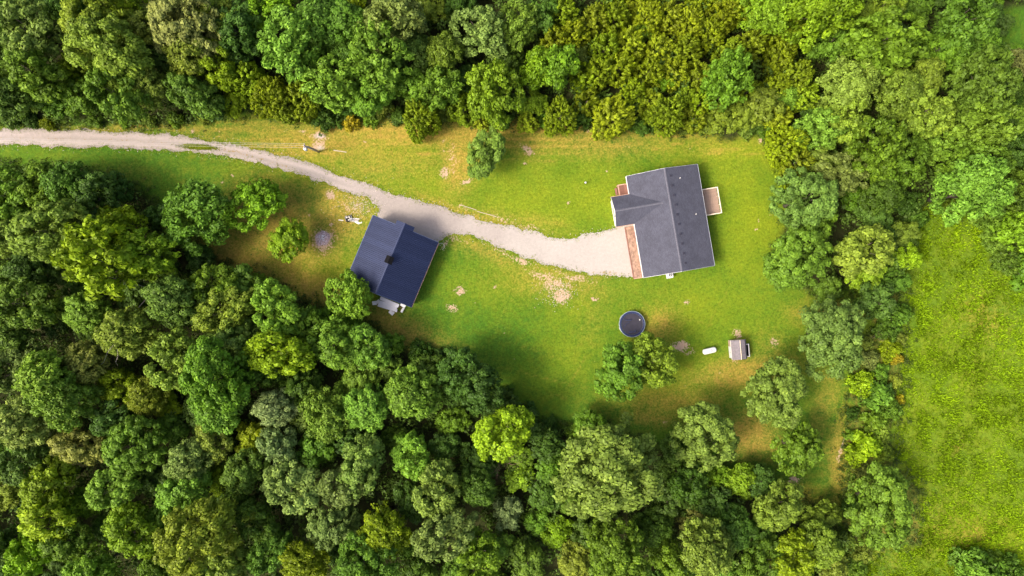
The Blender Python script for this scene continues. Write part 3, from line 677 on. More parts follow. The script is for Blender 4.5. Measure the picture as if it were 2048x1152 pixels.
def blades(x, y, hgt, wid, per, lean):
    n = len(x); ids = np.repeat(np.arange(n), per); m = len(ids)
    b = np.stack([x[ids] + RNG.normal(size=m)*wid, y[ids] + RNG.normal(size=m)*wid, np.zeros(m)], 1)
    az = RNG.uniform(0, 2*np.pi, m); h = hgt[ids]*RNG.uniform(.6, 1.2, m)
    dirv = np.stack([np.cos(az), np.sin(az), np.zeros(m)], 1); side = np.stack([-np.sin(az), np.cos(az), np.zeros(m)], 1)
    ww = (.025 + .10*h)[:, None]
    mid = b + dirv*(h*lean*.35)[:, None] + np.array([0, 0, 1])*(h*.7)[:, None]; tip = b + dirv*(h*lean)[:, None] + np.array([0, 0, 1])*(h*.85)[:, None]
    V = np.stack([b, mid - side*ww, tip, mid + side*ww], 1).reshape(-1, 3)
    return V, ids
def field_grass():
    n = 60000; x = RNG.uniform(54, 98, n); y = RNG.uniform(-60, 16, n); px, py = px_of(x, y)
    w = (fbm(x, y, .35, 3, 15)-.5)*40
    ok = inpoly(px+w, py+w, FIELD); x, y = x[ok], y[ok]
    cl = fbm(x, y, .55, 4, 77); keep = RNG.uniform(0, 1, len(x)) < (.35 + 1.3*np.clip(cl-.3, 0, 1)); x, y, cl = x[keep], y[keep], cl[keep]
    h = .12 + .58*np.clip(cl-.25, 0, .6) + RNG.uniform(0, .10, len(x))
    V, ids = blades(x, y, h, .11, 4, .9)
    t = np.clip(-.05 + .9*fbm(x, y, .25, 4, 88)[ids] + RNG.uniform(-.32, .32, len(ids)), 0, 1)
    o = link('field_grass', cloud_mesh('field_grass', V, t, M_BLADE)); o.color = (.152, .252, .005, 1)
    tag(o, 'tall bright green grass of the rough field', 'grass', None, 'stuff')
field_grass()
def lawn_grass():
    n = 70000; x = RNG.uniform(-90, 62, n); y = RNG.uniform(-42, 28, n); px, py = px_of(x, y)
    bad = inpoly(px, py, NORTH) | inpoly(px, py, SOUTH) | inpoly(px, py, FIELD)
    dm = blobs(px, py, DIRT, np.full(n, .5)) > .35
    drv = inpoly(px, py, DRIVE_POLY)
    ok = ~bad & ~dm & ~drv; x, y = x[ok], y[ok]
    cl = fbm(x, y, .5, 4, 131); keep = RNG.uniform(0, 1, len(x)) < np.clip((cl-.35)*3, .15, 1); x, y, cl = x[keep], y[keep], cl[keep]
    V, ids = blades(x, y, .05 + .10*np.clip(cl-.35, 0, 1), .09, 2, 1.3)
    t = np.clip(RNG.uniform(.1, .9, len(ids)), 0, 1)
    o = link('lawn_grass', cloud_mesh('lawn_grass', V, t, M_BLADE)); o.color = (.085, .145, .006, 1)
    tag(o, 'short tufts of green grass all over the lawn', 'grass', None, 'stuff')
lawn_grass()
def drive_weeds():
    n = 2200; q = RNG.normal(size=(n, 2))*np.array([15, 1.9]) + np.array([398, 294]); q[:, 1] += (q[:, 0]-398)*.07
    a = DRIVE_OUT[(DRIVE_OUT[:, 0] > -40) & (DRIVE_OUT[:, 0] < 1262)]; e = a[RNG.integers(0, len(a), 4200)] + RNG.normal(size=(4200, 2))*3.4
    q = np.concatenate([q, e]); x = (q[:, 0]-1024)/PPM; y = (576-q[:, 1])/PPM
    V, ids = blades(x, y, RNG.uniform(.04, .13, len(x)), .10, 3, 1.3)
    o = link('drive_edge_grass', cloud_mesh('drive_edge_grass', V, RNG.uniform(0, 1, len(ids)), M_BLADE)); o.color = (.15, .19, .012, 1)
    tag(o, 'grass tufts creeping over the edges of the gravel drive', 'grass', None, 'stuff')
drive_weeds()
def stones():
    a = DRIVE_OUT[(DRIVE_OUT[:, 0] > -20) & (DRIVE_OUT[:, 0] < 1262)]
    q = a[RNG.integers(0, len(a), 1500)] + RNG.normal(size=(1500, 2))*5
    q2 = np.array([720, 412]) + RNG.normal(size=(350, 2))*np.array([26, 15]); q3 = np.array([1118, 585]) + RNG.normal(size=(260, 2))*np.array([20, 16])
    q = np.concatenate([q, q2, q3]); mb = MB()
    base = [(1,0,0),(0,1,0),(-1,0,0),(0,-1,0),(0,0,.8),(0,0,-.5)]; fs = [(0,1,4),(1,2,4),(2,3,4),(3,0,4),(1,0,5),(2,1,5),(3,2,5),(0,3,5)]
    for x, y in q:
        s = random.uniform(.03, .10); a = random.uniform(0, 6); X, Y, _ = P(x, y)
        mb.add([(X + s*(b[0]*math.cos(a)-b[1]*math.sin(a)*.7), Y + s*(b[0]*math.sin(a)+b[1]*math.cos(a)*.7), .015 + s*b[2]*.6) for b in base], fs)
    o = mb.build('loose_gravel', simple('loose_stone', (.40, .35, .31), .9, .3, 3))
    tag(o, 'loose gravel scattered along the drive edges', 'gravel', None, 'stuff')
stones()

# ------------------------------------------------------------------ house
def shingle_material(name, c0, c1):
    m, nt, nn, ll, p = nmat(name)
    tc = N(nt, 'ShaderNodeTexCoord').outputs['Object']
    br = N(nt, 'ShaderNodeTexBrick', Scale=1.0); br.inputs['Brick Width'].default_value = .30; br.inputs['Row Height'].default_value = .14; br.inputs['Mortar Size'].default_value = .008
    br.inputs['Color1'].default_value = (*c0, 1); br.inputs['Color2'].default_value = (*c1, 1); br.inputs['Mortar'].default_value = (*[c*.6 for c in c0], 1); br.offset = .5
    mp = N(nt, 'ShaderNodeMapping'); mp.inputs['Rotation'].default_value = (0, 0, math.pi/2); ll.new(tc, mp.inputs['Vector']); ll.new(mp.outputs[0], br.inputs['Vector'])
    n = noise(nt, tc, 7.0, 4, .8); n2 = noise(nt, tc, .7, 4)
    v = mth(nt, 'MULTIPLY', mth(nt, 'MULTIPLY_ADD', n, .8, .6), mth(nt, 'MULTIPLY_ADD', n2, .7, .65))
    cs = N(nt, 'ShaderNodeCombineColor')
    for i in range(3): ll.new(v, cs.inputs[i])
    ll.new(mix(nt, 1.0, br.outputs['Color'], cs.outputs[0], 'MULTIPLY'), p.inputs['Base Color']); p.inputs['Roughness'].default_value = .85; p.inputs['Specular IOR Level'].default_value = .25
    b = N(nt, 'ShaderNodeBump', Strength=.5, Distance=.02); ll.new(n, b.inputs['Height']); ll.new(b.outputs[0], p.inputs['Normal'])
    return m
M_SHINGLE = shingle_material('asphalt_shingle', (.054, .055, .074), (.068, .069, .090))
M_RIDGE = simple('ridge_cap', (.095, .094, .115), .85, .35, 9)
M_WHITE = simple('white_paint', (.56, .545, .51), .5, .08, 3)
M_SIDING = simple('cream_siding', (.70, .64, .55), .6, .08, 3, stretch=(1, 1, 12))
M_GLASS = simple('window_glass', (.03, .035, .04), .06, .2, 2, spec=.6)
M_DOOR = simple('door_paint', (.25, .06, .05), .5, .15, 3)
M_DECK = simple('deck_wood', (.29, .20, .15), .75, .2, 3, stretch=(6, .6, 1))
M_DECKRED = simple('red_deck_wood', (.22, .10, .075), .75, .3, 4, stretch=(1, 6, 1))
M_RAIL = simple('rail_wood', (.66, .55, .40), .7, .15, 4)
M_RAILRED = simple('brown_rail', (.46, .27, .19), .7, .2, 4)
M_SOIL = simple('bed_soil', (.25, .158, .115), .95, .45, 2.5, bump=.8)
M_TIMBER = simple('bed_timber', (.22, .10, .07), .8, .3, 5)
M_VENT = simple('vent_plastic', (.032, .032, .045), .8, .2, 5, spec=.1)
M_GREY = simple('grey_metal', (.42, .42, .43), .45, .12, 5, metallic=.3)
M_DARK = simple('dark_metal', (.012, .012, .014), .6, .2, 5, spec=.15)
M_BLACK = simple('black_louvre', (.006, .006, .007), .8, .2, 5, spec=.06)
M_CONC = simple('concrete', (.52, .50, .47), .9, .15, 5)

def window(parent, c, axis, w, h):          # axis: 'u' wall runs along u (faces v), 'v' wall runs along v (faces u); c = centre on wall face, sign gives outside
    x, y, z, s = c
    wn_ = MB(); fr = MB(); t = .07
    def bx(mb, a0, a1, d0, d1, z0, z1):
        if axis == 'v': mb.box(min(x+s*d0, x+s*d1), max(x+s*d0, x+s*d1), y+a0, y+a1, z+z0, z+z1)
        else: mb.box(x+a0, x+a1, min(y+s*d0, y+s*d1), max(y+s*d0, y+s*d1), z+z0, z+z1)
    bx(fr, -w/2, w/2, -.02, .05, h/2-t, h/2); bx(fr, -w/2, w/2, -.02, .05, -h/2, -h/2+t)
    bx(fr, -w/2, -w/2+t, -.02, .048, -h/2+t, h/2-t); bx(fr, w/2-t, w/2, -.02, .048, -h/2+t, h/2-t); bx(fr, -w/2+t, w/2-t, -.02, .045, -.03, .03)
    f = fr.build('window', M_WHITE, parent)
    g = MB(); bx(g, -w/2+t, w/2-t, -.02, .02, .03, h/2-t); g.build('pane', M_GLASS, f)
    g = MB(); bx(g, -w/2+t, w/2-t, -.02, .02, -h/2+t, -.03); g.build('pane', M_GLASS, f)

def house():
    ang = math.atan2(.168, .986)
    h = thing('house', 'single-storey house with grey shingle roof and front gable wing', 'house', (25.28, 10.7, 0), ang)
    HW, HL, ZE, ZR = 5.75, 8.2, 3.0, 4.9; W0, W1, UW = .52, 5.33, -8.7; vc = (W0+W1)/2; ZW = ZE + (ZR-ZE)*(HW-.96)/HW
    # walls
    mb = MB(); mb.slab([(-5.35,-7.9,ZE-.02),(5.35,-7.9,ZE-.02),(5.35,7.9,ZE-.02),(-5.35,7.9,ZE-.02)], ZE-.02)
    w = mb.build('wall', M_SIDING, h)
    for s in (-1, 1):
        g = MB(); y0, y1 = sorted((s*7.9, s*7.7)); g.add([(-5.35,y0,ZE-.02),(5.35,y0,ZE-.02),(0,y0,ZR-.28),(-5.35,y1,ZE-.02),(5.35,y1,ZE-.02),(0,y1,ZR-.28)], [(0,1,2),(5,4,3),(0,3,4,1),(1,4,5,2),(2,5,3,0)]); g.build('gable', M_SIDING, h)
    mb = MB(); mb.box(UW+.3, -5.36, W0+.3, W1-.3, 0, ZE-.03); mb.build('wing_wall', M_SIDING, h)
    g = MB(); x0, x1 = UW+.28, UW+.42; g.add([(x0,W0+.28,ZE-.05),(x0,W1-.28,ZE-.05),(x0,vc,ZW-.25),(x1,W0+.28,ZE-.05),(x1,W1-.28,ZE-.05),(x1,vc,ZW-.25)], [(0,1,2),(5,4,3),(0,3,4,1),(1,4,5,2),(2,5,3,0)]); g.build('gable', M_WHITE, h)
    # roof slopes
    def zm(u): return ZR - (ZR-ZE)*abs(u)/HW
    t = .14
    east = MB().slab([(0,-HL,ZR),(HW,-HL,ZE),(HW,HL,ZE),(0,HL,ZR)], t).build('roof_slope', M_SHINGLE, h)
    MB().slab([(0,HL,ZR),(-HW,HL,ZE),(-HW,W1,ZE),(-.96,vc,ZW),(-HW,W0,ZE),(-HW,-HL,ZE),(0,-HL,ZR)], t).build('roof_slope', M_SHINGLE, h)
    MB().slab([(-.96,vc,ZW),(-HW,W1,ZE),(UW,W1,ZE),(UW,vc,ZW)], t).build('roof_slope', M_SHINGLE, h)
    MB().slab([(-.96,vc,ZW),(UW,vc,ZW),(UW,W0,ZE),(-HW,W0,ZE)], t).build('roof_slope', M_SHINGLE, h)
    # ridge caps: overlapping pieces
    k = 0; y = -HL
    me = None
    def cap(length, along, c, wid, dz):
        mb = MB()
        for s in (-1, 1):
            if along == 'v': mb.slab([(c[0], c[1], c[2]), (c[0]+s*wid, c[1], c[2]-dz), (c[0]+s*wid, c[1]+length, c[2]-dz), (c[0], c[1]+length, c[2]+.012)], .02)
            else: mb.slab([(c[0], c[1], c[2]), (c[0], c[1]+s*wid, c[2]-dz), (c[0]+length, c[1]+s*wid, c[2]-dz), (c[0]+length, c[1], c[2]+.012)], .02)
        return mb.build('ridge_cap', M_RIDGE, h)
    nc = 24
    for i in range(nc):
        L = 2*HL/nc; cap(L-.02, 'v', (0, -HL+i*L, ZR+.035), .16, .05)
    nc = 11
    for i in range(nc):
        L = (UW+1.0)/-nc; cap(L-.02, 'u', (UW+i*L, vc, ZW+.045), .15, .09)
    # fascia and gutters
    MB().box(-HW-.12, -HW-.005, W1+.02, HL, ZE-.2, ZE-.02).build('gutter', M_WHITE, h)
    MB().box(-HW-.12, -HW-.005, -HL, W0-.02, ZE-.2, ZE-.02).build('gutter', M_WHITE, h)
    MB().box(HW+.005, HW+.08, -HL, HL, ZE-.2, ZE-.03).build('gutter', M_GREY, h)
    for v0, v1 in ((W1+.003, W1+.06), (W0-.06, W0-.003)): MB().box(UW, -HW-.13, v0, v1, ZE-.18, ZE-.02).build('gutter', M_RAILRED, h)
    for s, v in ((1, HL+.003), (-1, -HL-.043)):
        for q in (-1, 1):
            mb = MB(); a = [(0, v, ZR-.0), (q*HW, v, ZE-.0)]
            mb.add([(0,v,ZR-.02),(q*HW,v,ZE-.02),(q*HW,v,ZE-.2),(0,v,ZR-.2),(0,v+.04,ZR-.02),(q*HW,v+.04,ZE-.02),(q*HW,v+.04,ZE-.2),(0,v+.04,ZR-.2)], [(0,1,2,3),(7,6,5,4),(0,4,5,1),(1,5,6,2),(2,6,7,3),(3,7,4,0)]); mb.build('fascia', M_GREY, h)
    for q, v in ((1, W1), (-1, W0)):
        x = UW-.043
        mb = MB(); mb.add([(x,vc,ZW-.01),(x,v,ZE-.01),(x,v,ZE-.2),(x,vc,ZW-.2),(x+.04,vc,ZW-.01),(x+.04,v,ZE-.01),(x+.04,v,ZE-.2),(x+.04,vc,ZW-.2)], [(0,1,2,3),(7,6,5,4),(0,4,5,1),(1,5,6,2),(2,6,7,3),(3,7,4,0)]); mb.build('fascia', M_WHITE, h)
    # ridge vents down the far slope
    for i in range(10):
        v = 6.9 - i*1.545; u = .82; z = zm(u)
        mb = MB(); mb.box(u-.13, u+.13, v-.13, v+.13, z-.05, z+.08); mb.box(u-.17, u+.17, v-.17, v+.17, z+.08, z+.12); mb.build('roof_vent', M_VENT, h)
    for u, v in ((2.3, 6.35), (4.0, .35)):
        z = zm(u); mb = MB(); mb.tube([(u, v, z-.05), (u, v, z+.35)], .07, 10); mb.build('vent_pipe', M_WHITE, h)
    # openings
    for v in (-6.6, -3.6): window(h, (-5.35, v, 1.6, -1), 'v', 1.5, 1.3)
    window(h, (-5.35, 6.9, 1.7, -1), 'v', .9, 1.1)
    for v in (-6.0, -2.8, 5.8): window(h, (5.35, v, 1.6, 1), 'v', 1.3, 1.2)
    window(h, (UW+.28, vc, 1.5, -1), 'v', 1.6, 1.4)
    window(h, (-2.4, -7.9, 1.6, -1), 'u', 1.2, 1.2); window(h, (2.6, 7.9, 1.6, 1), 'u', 1.2, 1.2)
    d = MB().box(-5.43, -5.34, -1.6, -.6, .1, 2.2).build('door', M_DOOR, h); MB().box(-5.50, -5.43, -.78, -.70, 1.05, 1.15).build('handle', M_GREY, d)
    d = MB().box(5.34, 5.42, 1.2, 3.0, .82, 2.85).build('patio_door', M_WHITE, h); MB().box(5.42, 5.44, 1.32, 2.05, .95, 2.7).build('pane', M_GLASS, d); MB().box(5.42, 5.44, 2.15, 2.88, .95, 2.7).build('pane', M_GLASS, d)
    # rear deck
    W = lambda u, v, z=0: (25.28 + u*math.cos(ang) - v*math.sin(ang), 10.7 + u*math.sin(ang) + v*math.cos(ang), z)
    dk = thing('deck', 'weathered pink-brown wooden deck with pale railing on the house', 'deck', W(5.4, 2.1), ang)
    n = 24; bw = 3.3/n; me = None
    for i in range(n):
        u = .06 + i*bw
        if me is None:
            o = MB().box(0, bw-.014, -2.13, 2.13, .66, .70).build('board', M_DECK, dk); me = o.data
        else: o = link('board', me, dk)
        o.location = (u, 0, random.uniform(-.002, .002))
    MB().box(0, 3.36, -2.12, -2.06, .42, .655).build('joist', M_RAIL, dk); MB().box(0, 3.36, 2.06, 2.12, .42, .655).build('joist', M_RAIL, dk)
    for u, v in ((.1, -2.09), (1.7, -2.09), (3.31, -2.09), (3.31, -.7), (3.31, .7), (3.31, 2.09), (1.7, 2.09), (.1, 2.09)): MB().box(u-.045, u+.045, v-.045, v+.045, 0, 1.56).build('post', M_RAIL, dk)
    MB().box(0.0, 3.245, -2.16, -2.02, 1.563, 1.60).build('rail', M_RAIL, dk); MB().box(0.0, 3.245, 2.02, 2.16, 1.563, 1.60).build('rail', M_RAIL, dk); MB().box(3.25, 3.40, -2.16, 2.16, 1.563, 1.605).build('rail', M_RAIL, dk)
    for i in range(26):
        v = -1.95 + i*.156; MB().box(3.30, 3.33, v-.018, v+.018, .72, 1.562).build('baluster', M_RAIL, dk)
    for s in (-2.09, 2.09):
        for i in range(18):
            u = .25 + i*.165; MB().box(u-.018, u+.018, s-.015, s+.015, .72, 1.562).build('baluster', M_RAIL, dk)
    g = thing('barbecue_grill', 'small round dark barbecue grill standing on the wooden deck', 'grill', W(6.25, 3.35, .70), ang)
    MB().lathe([(.02,.50),(.16,.53),(.25,.62),(.27,.70)], 16).build('bowl', M_DARK, g, True); MB().lathe([(.27,.705),(.24,.82),(.14,.90),(.02,.93)], 16).build('lid', M_TIMBER, g, True)
    for k in range(3):
        a = k*2.09; MB().tube([(.12*math.cos(a), .12*math.sin(a), .56), (.3*math.cos(a), .3*math.sin(a), 0.002)], .015, 6).build('leg', M_DARK, g)
    # side stoop
    st = thing('stoop', 'small red-brown wooden stoop with railing beside the gable wing', 'stoop', W(-5.4, 6.35), ang)
    me = None
    for i in range(12):
        if me is None: o = MB().box(-1.62, -.02, 0, .132, .52, .56).build('board', M_DECKRED, st); me = o.data
        else: o = link('board', me, st)
        o.location = (0, -.86+i*.145, 0)
    for u, v in ((-1.62, -.82), (-1.62, .86), (-.1, .86)): MB().box(u-.05, u+.05, v-.05, v+.05, 0, 1.42).build('post', M_RAILRED, st)
    MB().box(-1.69, -1.55, -.9, .93, 1.423, 1.46).build('rail', M_RAILRED, st); MB().box(-1.545, 0, .79, .93, 1.423, 1.46).build('rail', M_RAILRED, st)
    MB().box(-2.0, -1.7, -.55, .6, 0, .30).build('step', M_DECKRED, st)
    for i in range(9): v = -.6+i*.165; MB().box(-1.635, -1.605, v-.015, v+.015, .56, 1.422).build('baluster', M_RAILRED, st)
    # planting bed along the front wall
    bd = thing('planting_bed', 'bare reddish soil bed with timber edging along the front wall', 'bed', W(-6.05, -3.85), ang)
    nx, ny = 9, 46; vs = []; fs = []
    for j in range(ny):
        for i in range(nx):
            u = -.72 + 1.38*i/(nx-1); v = -4.25 + 8.5*j/(ny-1)
            vs.append((u, v, .17 + .09*math.sin(math.pi*i/(nx-1)) + random.uniform(-.03, .03)))
    for j in range(ny-1):
        for i in range(nx-1): fs.append((j*nx+i, j*nx+i+1, (j+1)*nx+i+1, (j+1)*nx+i))
    MB().add(vs, fs).build('soil', M_SOIL, bd, True)
    for i in range(4): MB().box(-.84, -.725, -4.28+i*2.13, -4.28+i*2.13+2.11, 0, .27).build('timber', M_TIMBER, bd)
    MB().box(-.72, .66, -4.38, -4.265, 0, .25).build('timber', M_RAILRED, bd)
    for k in range(7):
        v = -3.8 + k*1.25 + random.uniform(-.3, .3); sh = MB()
        for q in range(14):
            a = q*.45; sh.tube([(-.05, v, .2), (-.05+.2*math.cos(a), v+.2*math.sin(a), .38)], [.012, .004], 3)
        sh.build('dry_plant', M_TWIG, bd)
    # air conditioner
    ac = thing('air_conditioner', 'pale square air conditioner with round fan against the end wall', 'air conditioner', W(-.94, -8.52), ang)
    MB().box(-.55, .55, -.55, .55, 0, .08).build('pad', M_CONC, ac); MB().box(-.42, .42, -.42, .42, .08, .86).build('cabinet', M_WHITE, ac)
    MB().ring(.30, .035, .88, 28, 6).build('fan_guard', M_GREY, ac); MB().lathe([(.29,.86),(.29,.875)], 24).build('fan_well', M_DARK, ac)
    fb = MB()
    for k in range(4):
        a = k*math.pi/2; fb.obox((.14*math.cos(a), .14*math.sin(a), .89), .22, .10, .012, Matrix.Rotation(a, 3, 'Z') @ Matrix.Rotation(.3, 3, 'X'))
    fb.build('fan_blade', M_GREY, ac)
house()

# ------------------------------------------------------------------ workshop with standing-rib metal roof
def metal_roof_material():
    m, nt, nn, ll, p = nmat('blue_metal_roof')
    tc = N(nt, 'ShaderNodeTexCoord').outputs['Object']; n = noise(nt, tc, .5, 4); n2 = noise(nt, tc, 5.0, 4)
    oi = N(nt, 'ShaderNodeObjectInfo'); n = mth(nt, 'MULTIPLY_ADD', mth(nt, 'SUBTRACT', oi.outputs['Random'], 0.5), 1.1, n, clamp=True)
    ll.new(mix(nt, n, (.013, .020, .055), (.019, .028, .072)), p.inputs['Base Color'])
    p.inputs['Metallic'].default_value = .6; p.inputs['Specular IOR Level'].default_value = .8
    ll.new(mth(nt, 'MULTIPLY_ADD', n2, .14, .36), p.inputs['Roughness']); return m
M_METAL = metal_roof_material()
M_TRIMB = simple('trim_blue', (.06, .085, .18), .45, .15, 3, spec=.5)
def workshop():
    ang = math.atan2(-.386, .923)
    N0 = Vector((-16.93, 9.42)); S0 = Vector((-21.24, -.89)); c = (N0+S0)/2
    w = thing('workshop', 'workshop with ribbed dark blue metal roof and black ridge cupola', 'workshop', (c.x, c.y, 0), ang)
    HW, HL, ZE, ZR = 5.65, 5.58, 3.0, 5.4
    MB().box(-5.3, 5.3, -5.3, 5.3, 0, ZE-.05).build('wall', simple('steel_siding', (.62, .63, .65), .5, .1, 3), w)
    for s in (-1, 1):
        y0, y1 = sorted((s*5.3, s*5.1)); g = MB(); g.add([(-5.3,y0,ZE-.05),(5.3,y0,ZE-.05),(0,y0,ZR-.3),(-5.3,y1,ZE-.05),(5.3,y1,ZE-.05),(0,y1,ZR-.3)], [(0,1,2),(5,4,3),(0,3,4,1),(1,4,5,2),(2,5,3,0)]); g.build('gable', M_GREY, w)
    sl_ = math.hypot(HW, ZR-ZE); a = math.atan2(ZR-ZE, HW)
    npan = 13; pw = 2*HL/npan
    def panel_mesh(width, ulen, nrib):
        # cross-section across v with ribs, extruded down the slope (local x = down the slope, y along ridge, z normal)
        prof = []; rp = width/nrib
        for r in range(nrib):
            y = r*rp; prof += [(y, 0), (y+rp*.34, 0), (y+rp*.40, .060), (y+rp*.60, .060), (y+rp*.66, 0)]
        prof.append((width-.004, 0)); mb = MB(); n = len(prof)
        vs = [(0, y, z) for y, z in prof] + [(ulen, y, z) for y, z in prof] + [(0, y, z-.02) for y, z in prof] + [(ulen, y, z-.02) for y, z in prof]
        fs = []
        for i in range(n-1): fs += [(i, n+i, n+i+1, i+1), (2*n+i, 2*n+i+1, 3*n+i+1, 3*n+i), (i, i+1, 2*n+i+1, 2*n+i), (n+i, 3*n+i, 3*n+i+1, n+i+1)]
        fs += [(0, 2*n, 3*n, n), (n-1, 2*n-1, 4*n-1, 3*n-1)]
        return mb.add(vs, fs)
    me = None
    for side in (1, -1):
        for i in range(npan):
            if me is None: o = panel_mesh(pw, sl_, 3).build('roof_panel', M_METAL, w); me = o.data
            else: o = link('roof_panel', me, w)
            y0 = -HL + i*pw
            if side == 1: o.location = (0, y0, ZR); o.rotation_euler = (0, a, 0)
            else: o.location = (0, y0+pw, ZR); o.rotation_euler = (0, a, math.pi)
    # hood over the gable door
    hl = 1.5/math.cos(a)
    for side in (1, -1):
        o = panel_mesh(.74, hl, 3).build('hood_panel', M_METAL, w)
        o.location = (0, HL if side == 1 else HL+.74, ZR); o.rotation_euler = (0, a, 0 if side == 1 else math.pi)
    # ridge cap in two folded strips, rake and eave trim
    for s in (1, -1): MB().slab([(0,-HL-.02,ZR+.06),(s*.20,-HL-.02,ZR-.02),(s*.20,HL+.76,ZR-.02),(0,HL+.76,ZR+.06)], .012).build('ridge_cap', M_METAL, w)
    for s in (1, -1): MB().box(s*HW - (.0 if s > 0 else .09), s*HW + (.09 if s > 0 else .0), -HL, HL, ZE-.16, ZE-.03).build('eave_trim', simple('rust_trim', (.14, .085, .07), .7, .3, 2) if s > 0 else M_TRIMB, w)
    for v in (-HL-.045, HL+.005):
        for q in (-1, 1):
            u0 = 1.5 if v > 0 else 0
            z0 = ZR - (ZR-ZE)*u0/HW
            mb = MB(); mb.add([(q*u0,v,z0+.03),(q*HW,v,ZE+.03),(q*HW,v,ZE-.15),(q*u0,v,z0-.15),(q*u0,v+.04,z0+.03),(q*HW,v+.04,ZE+.03),(q*HW,v+.04,ZE-.15),(q*u0,v+.04,z0-.15)], [(0,1,2,3),(7,6,5,4),(0,4,5,1),(1,5,6,2),(2,6,7,3),(3,7,4,0)]); mb.build('rake_trim', M_TRIMB, w)
    d = MB().box(-1.9, 1.9, 5.3, 5.38, 0, 2.75).build('sliding_door', M_WHITE, w); MB().box(1.5, 1.62, 5.38, 5.44, 1.0, 1.3).build('handle', M_DARK, d)
    window(w, (5.3, 1.5, 1.6, 1), 'v', 1.0, .9); window(w, (-5.3, 1.5, 1.6, -1), 'v', 1.0, .9)
    # cupola
    cu = MB().box(-.42, .42, -.42, .42, ZR-.35, ZR+.62).build('cupola', M_DARK, w); cu.location = (0, .12, 0)
    for s in (-1, 1): MB().slab([(0,-.60,ZR+.98),(s*.62,-.60,ZR+.63),(s*.62,.60,ZR+.63),(0,.60,ZR+.98)], .03).build('cupola_roof', M_BLACK, cu)
    for s in (-1, 1):
        for k in range(4): MB().box(s*.43-.012, s*.43+.012, -.34, .34, ZR+.05+k*.13, ZR+.12+k*.13).build('louvre', M_VENT, cu)
    W = lambda u, v, z=0: (c.x + u*math.cos(ang) - v*math.sin(ang), c.y + u*math.sin(ang) + v*math.cos(ang), z)
    # discarded sheets at the back gable
    M_SHEET = simple('galvanised_sheet', (.46, .46, .50), .45, .15, 2, metallic=.2, stretch=(1, 8, 1)); M_SHEETB = simple('white_sheet', (.60, .59, .58), .5, .1, 2)
    def sheet(label, px, py, z, L, Wd, az, tx, ty, m, ribs=0, name='metal_sheet'):
        o = thing(name, label, 'sheet', P(px, py, z), 0, None)
        o.rotation_euler = (tx, ty, az)
        MB().box(-L/2, L/2, -Wd/2, Wd/2, -.012, .012).build('panel', m, o)
        for k in range(ribs):
            y = -Wd/2 + Wd*(k+.5)/ribs; MB().box(-L/2+.01, L/2-.01, y-.02, y+.02, .012, .035).build('rib', m, o)
        return o
    A = math.radians(-22)
    sheet('long ribbed grey sheet lying flush along the back of the workshop', 779, 604, .72, 3.3, .55, A-.03, .05, 0, M_SHEET, 3)
    sheet('wide grey sheet on top of the heap behind the workshop', 776, 610, .62, 3.1, .62, A+.06, .03, .02, M_SHEET, 3)
    sheet('lowest long grey sheet sloping off the heap behind the workshop', 775, 615.5, .45, 3.3, .5, A+.08, .12, .0, M_SHEET, 2)
    sheet('bent pale sheet corner sticking out of the heap towards the tree', 749, 606, .55, .72, .62, A+.5, .25, .2, M_SHEETB)
    sheet('short pale offcut folded against the bent corner sheet', 756, 603, .62, .6, .5, A+1.1, -.3, .1, M_SHEETB)
    sheet('square white panel lying below the heap behind the workshop', 783, 625, .2, .85, .62, A-.35, .06, .04, M_SHEETB)
    sheet('white panel at the end of the heap against the roof corner', 806, 611, .75, .85, .42, A-.1, .1, .0, M_SHEETB)
    sheet('narrow white panel set upright-wise at the far end of the heap', 805, 620, .5, .35, .85, A-.1, .0, .12, M_SHEETB)
    pl = thing('crate', 'dark wooden crate under the white panels behind the workshop', 'crate', P(797, 618, 0), A)
    for k in range(4):
        MB().box(-.5, .5, -.42, -.39, .02+k*.11, .11+k*.11).build('slat', M_TIMBER, pl); MB().box(-.5, .5, .39, .42, .02+k*.11, .11+k*.11).build('slat', M_TIMBER, pl)
    MB().box(-.5, -.47, -.385, .385, .0, .45).build('side', M_TIMBER, pl); MB().box(.47, .5, -.385, .385, 0, .45).build('side', M_TIMBER, pl)
    tr = thing('trestle', 'low timber trestle carrying the heap of sheets behind the workshop', 'trestle', P(775, 612, 0), A)
    for u in (-1.1, 0, 1.1):
        MB().box(u-.05, u+.05, -.5, .5, .28, .36).build('beam', M_TIMBER, tr)
        for v in (-.42, .42): MB().box(u-.05, u+.05, v-.05, v+.05, 0, .279).build('leg', M_TIMBER, tr)
    # coiled hose at the front corner
    mb = MB(); pts = []
    for k in range(30): t_ = k/29; pts.append((.55*math.cos(t_*3.6-1.2), .55*math.sin(t_*3.6-1.2), .03))
    mb.tube(pts, .03, 6); o = mb.build('garden_hose', simple('hose', (.55, .58, .42), .5, .1, 3)); o.location = P(882, 493, .01); tag(o, 'pale garden hose curled at the front corner of the workshop', 'hose')
workshop()

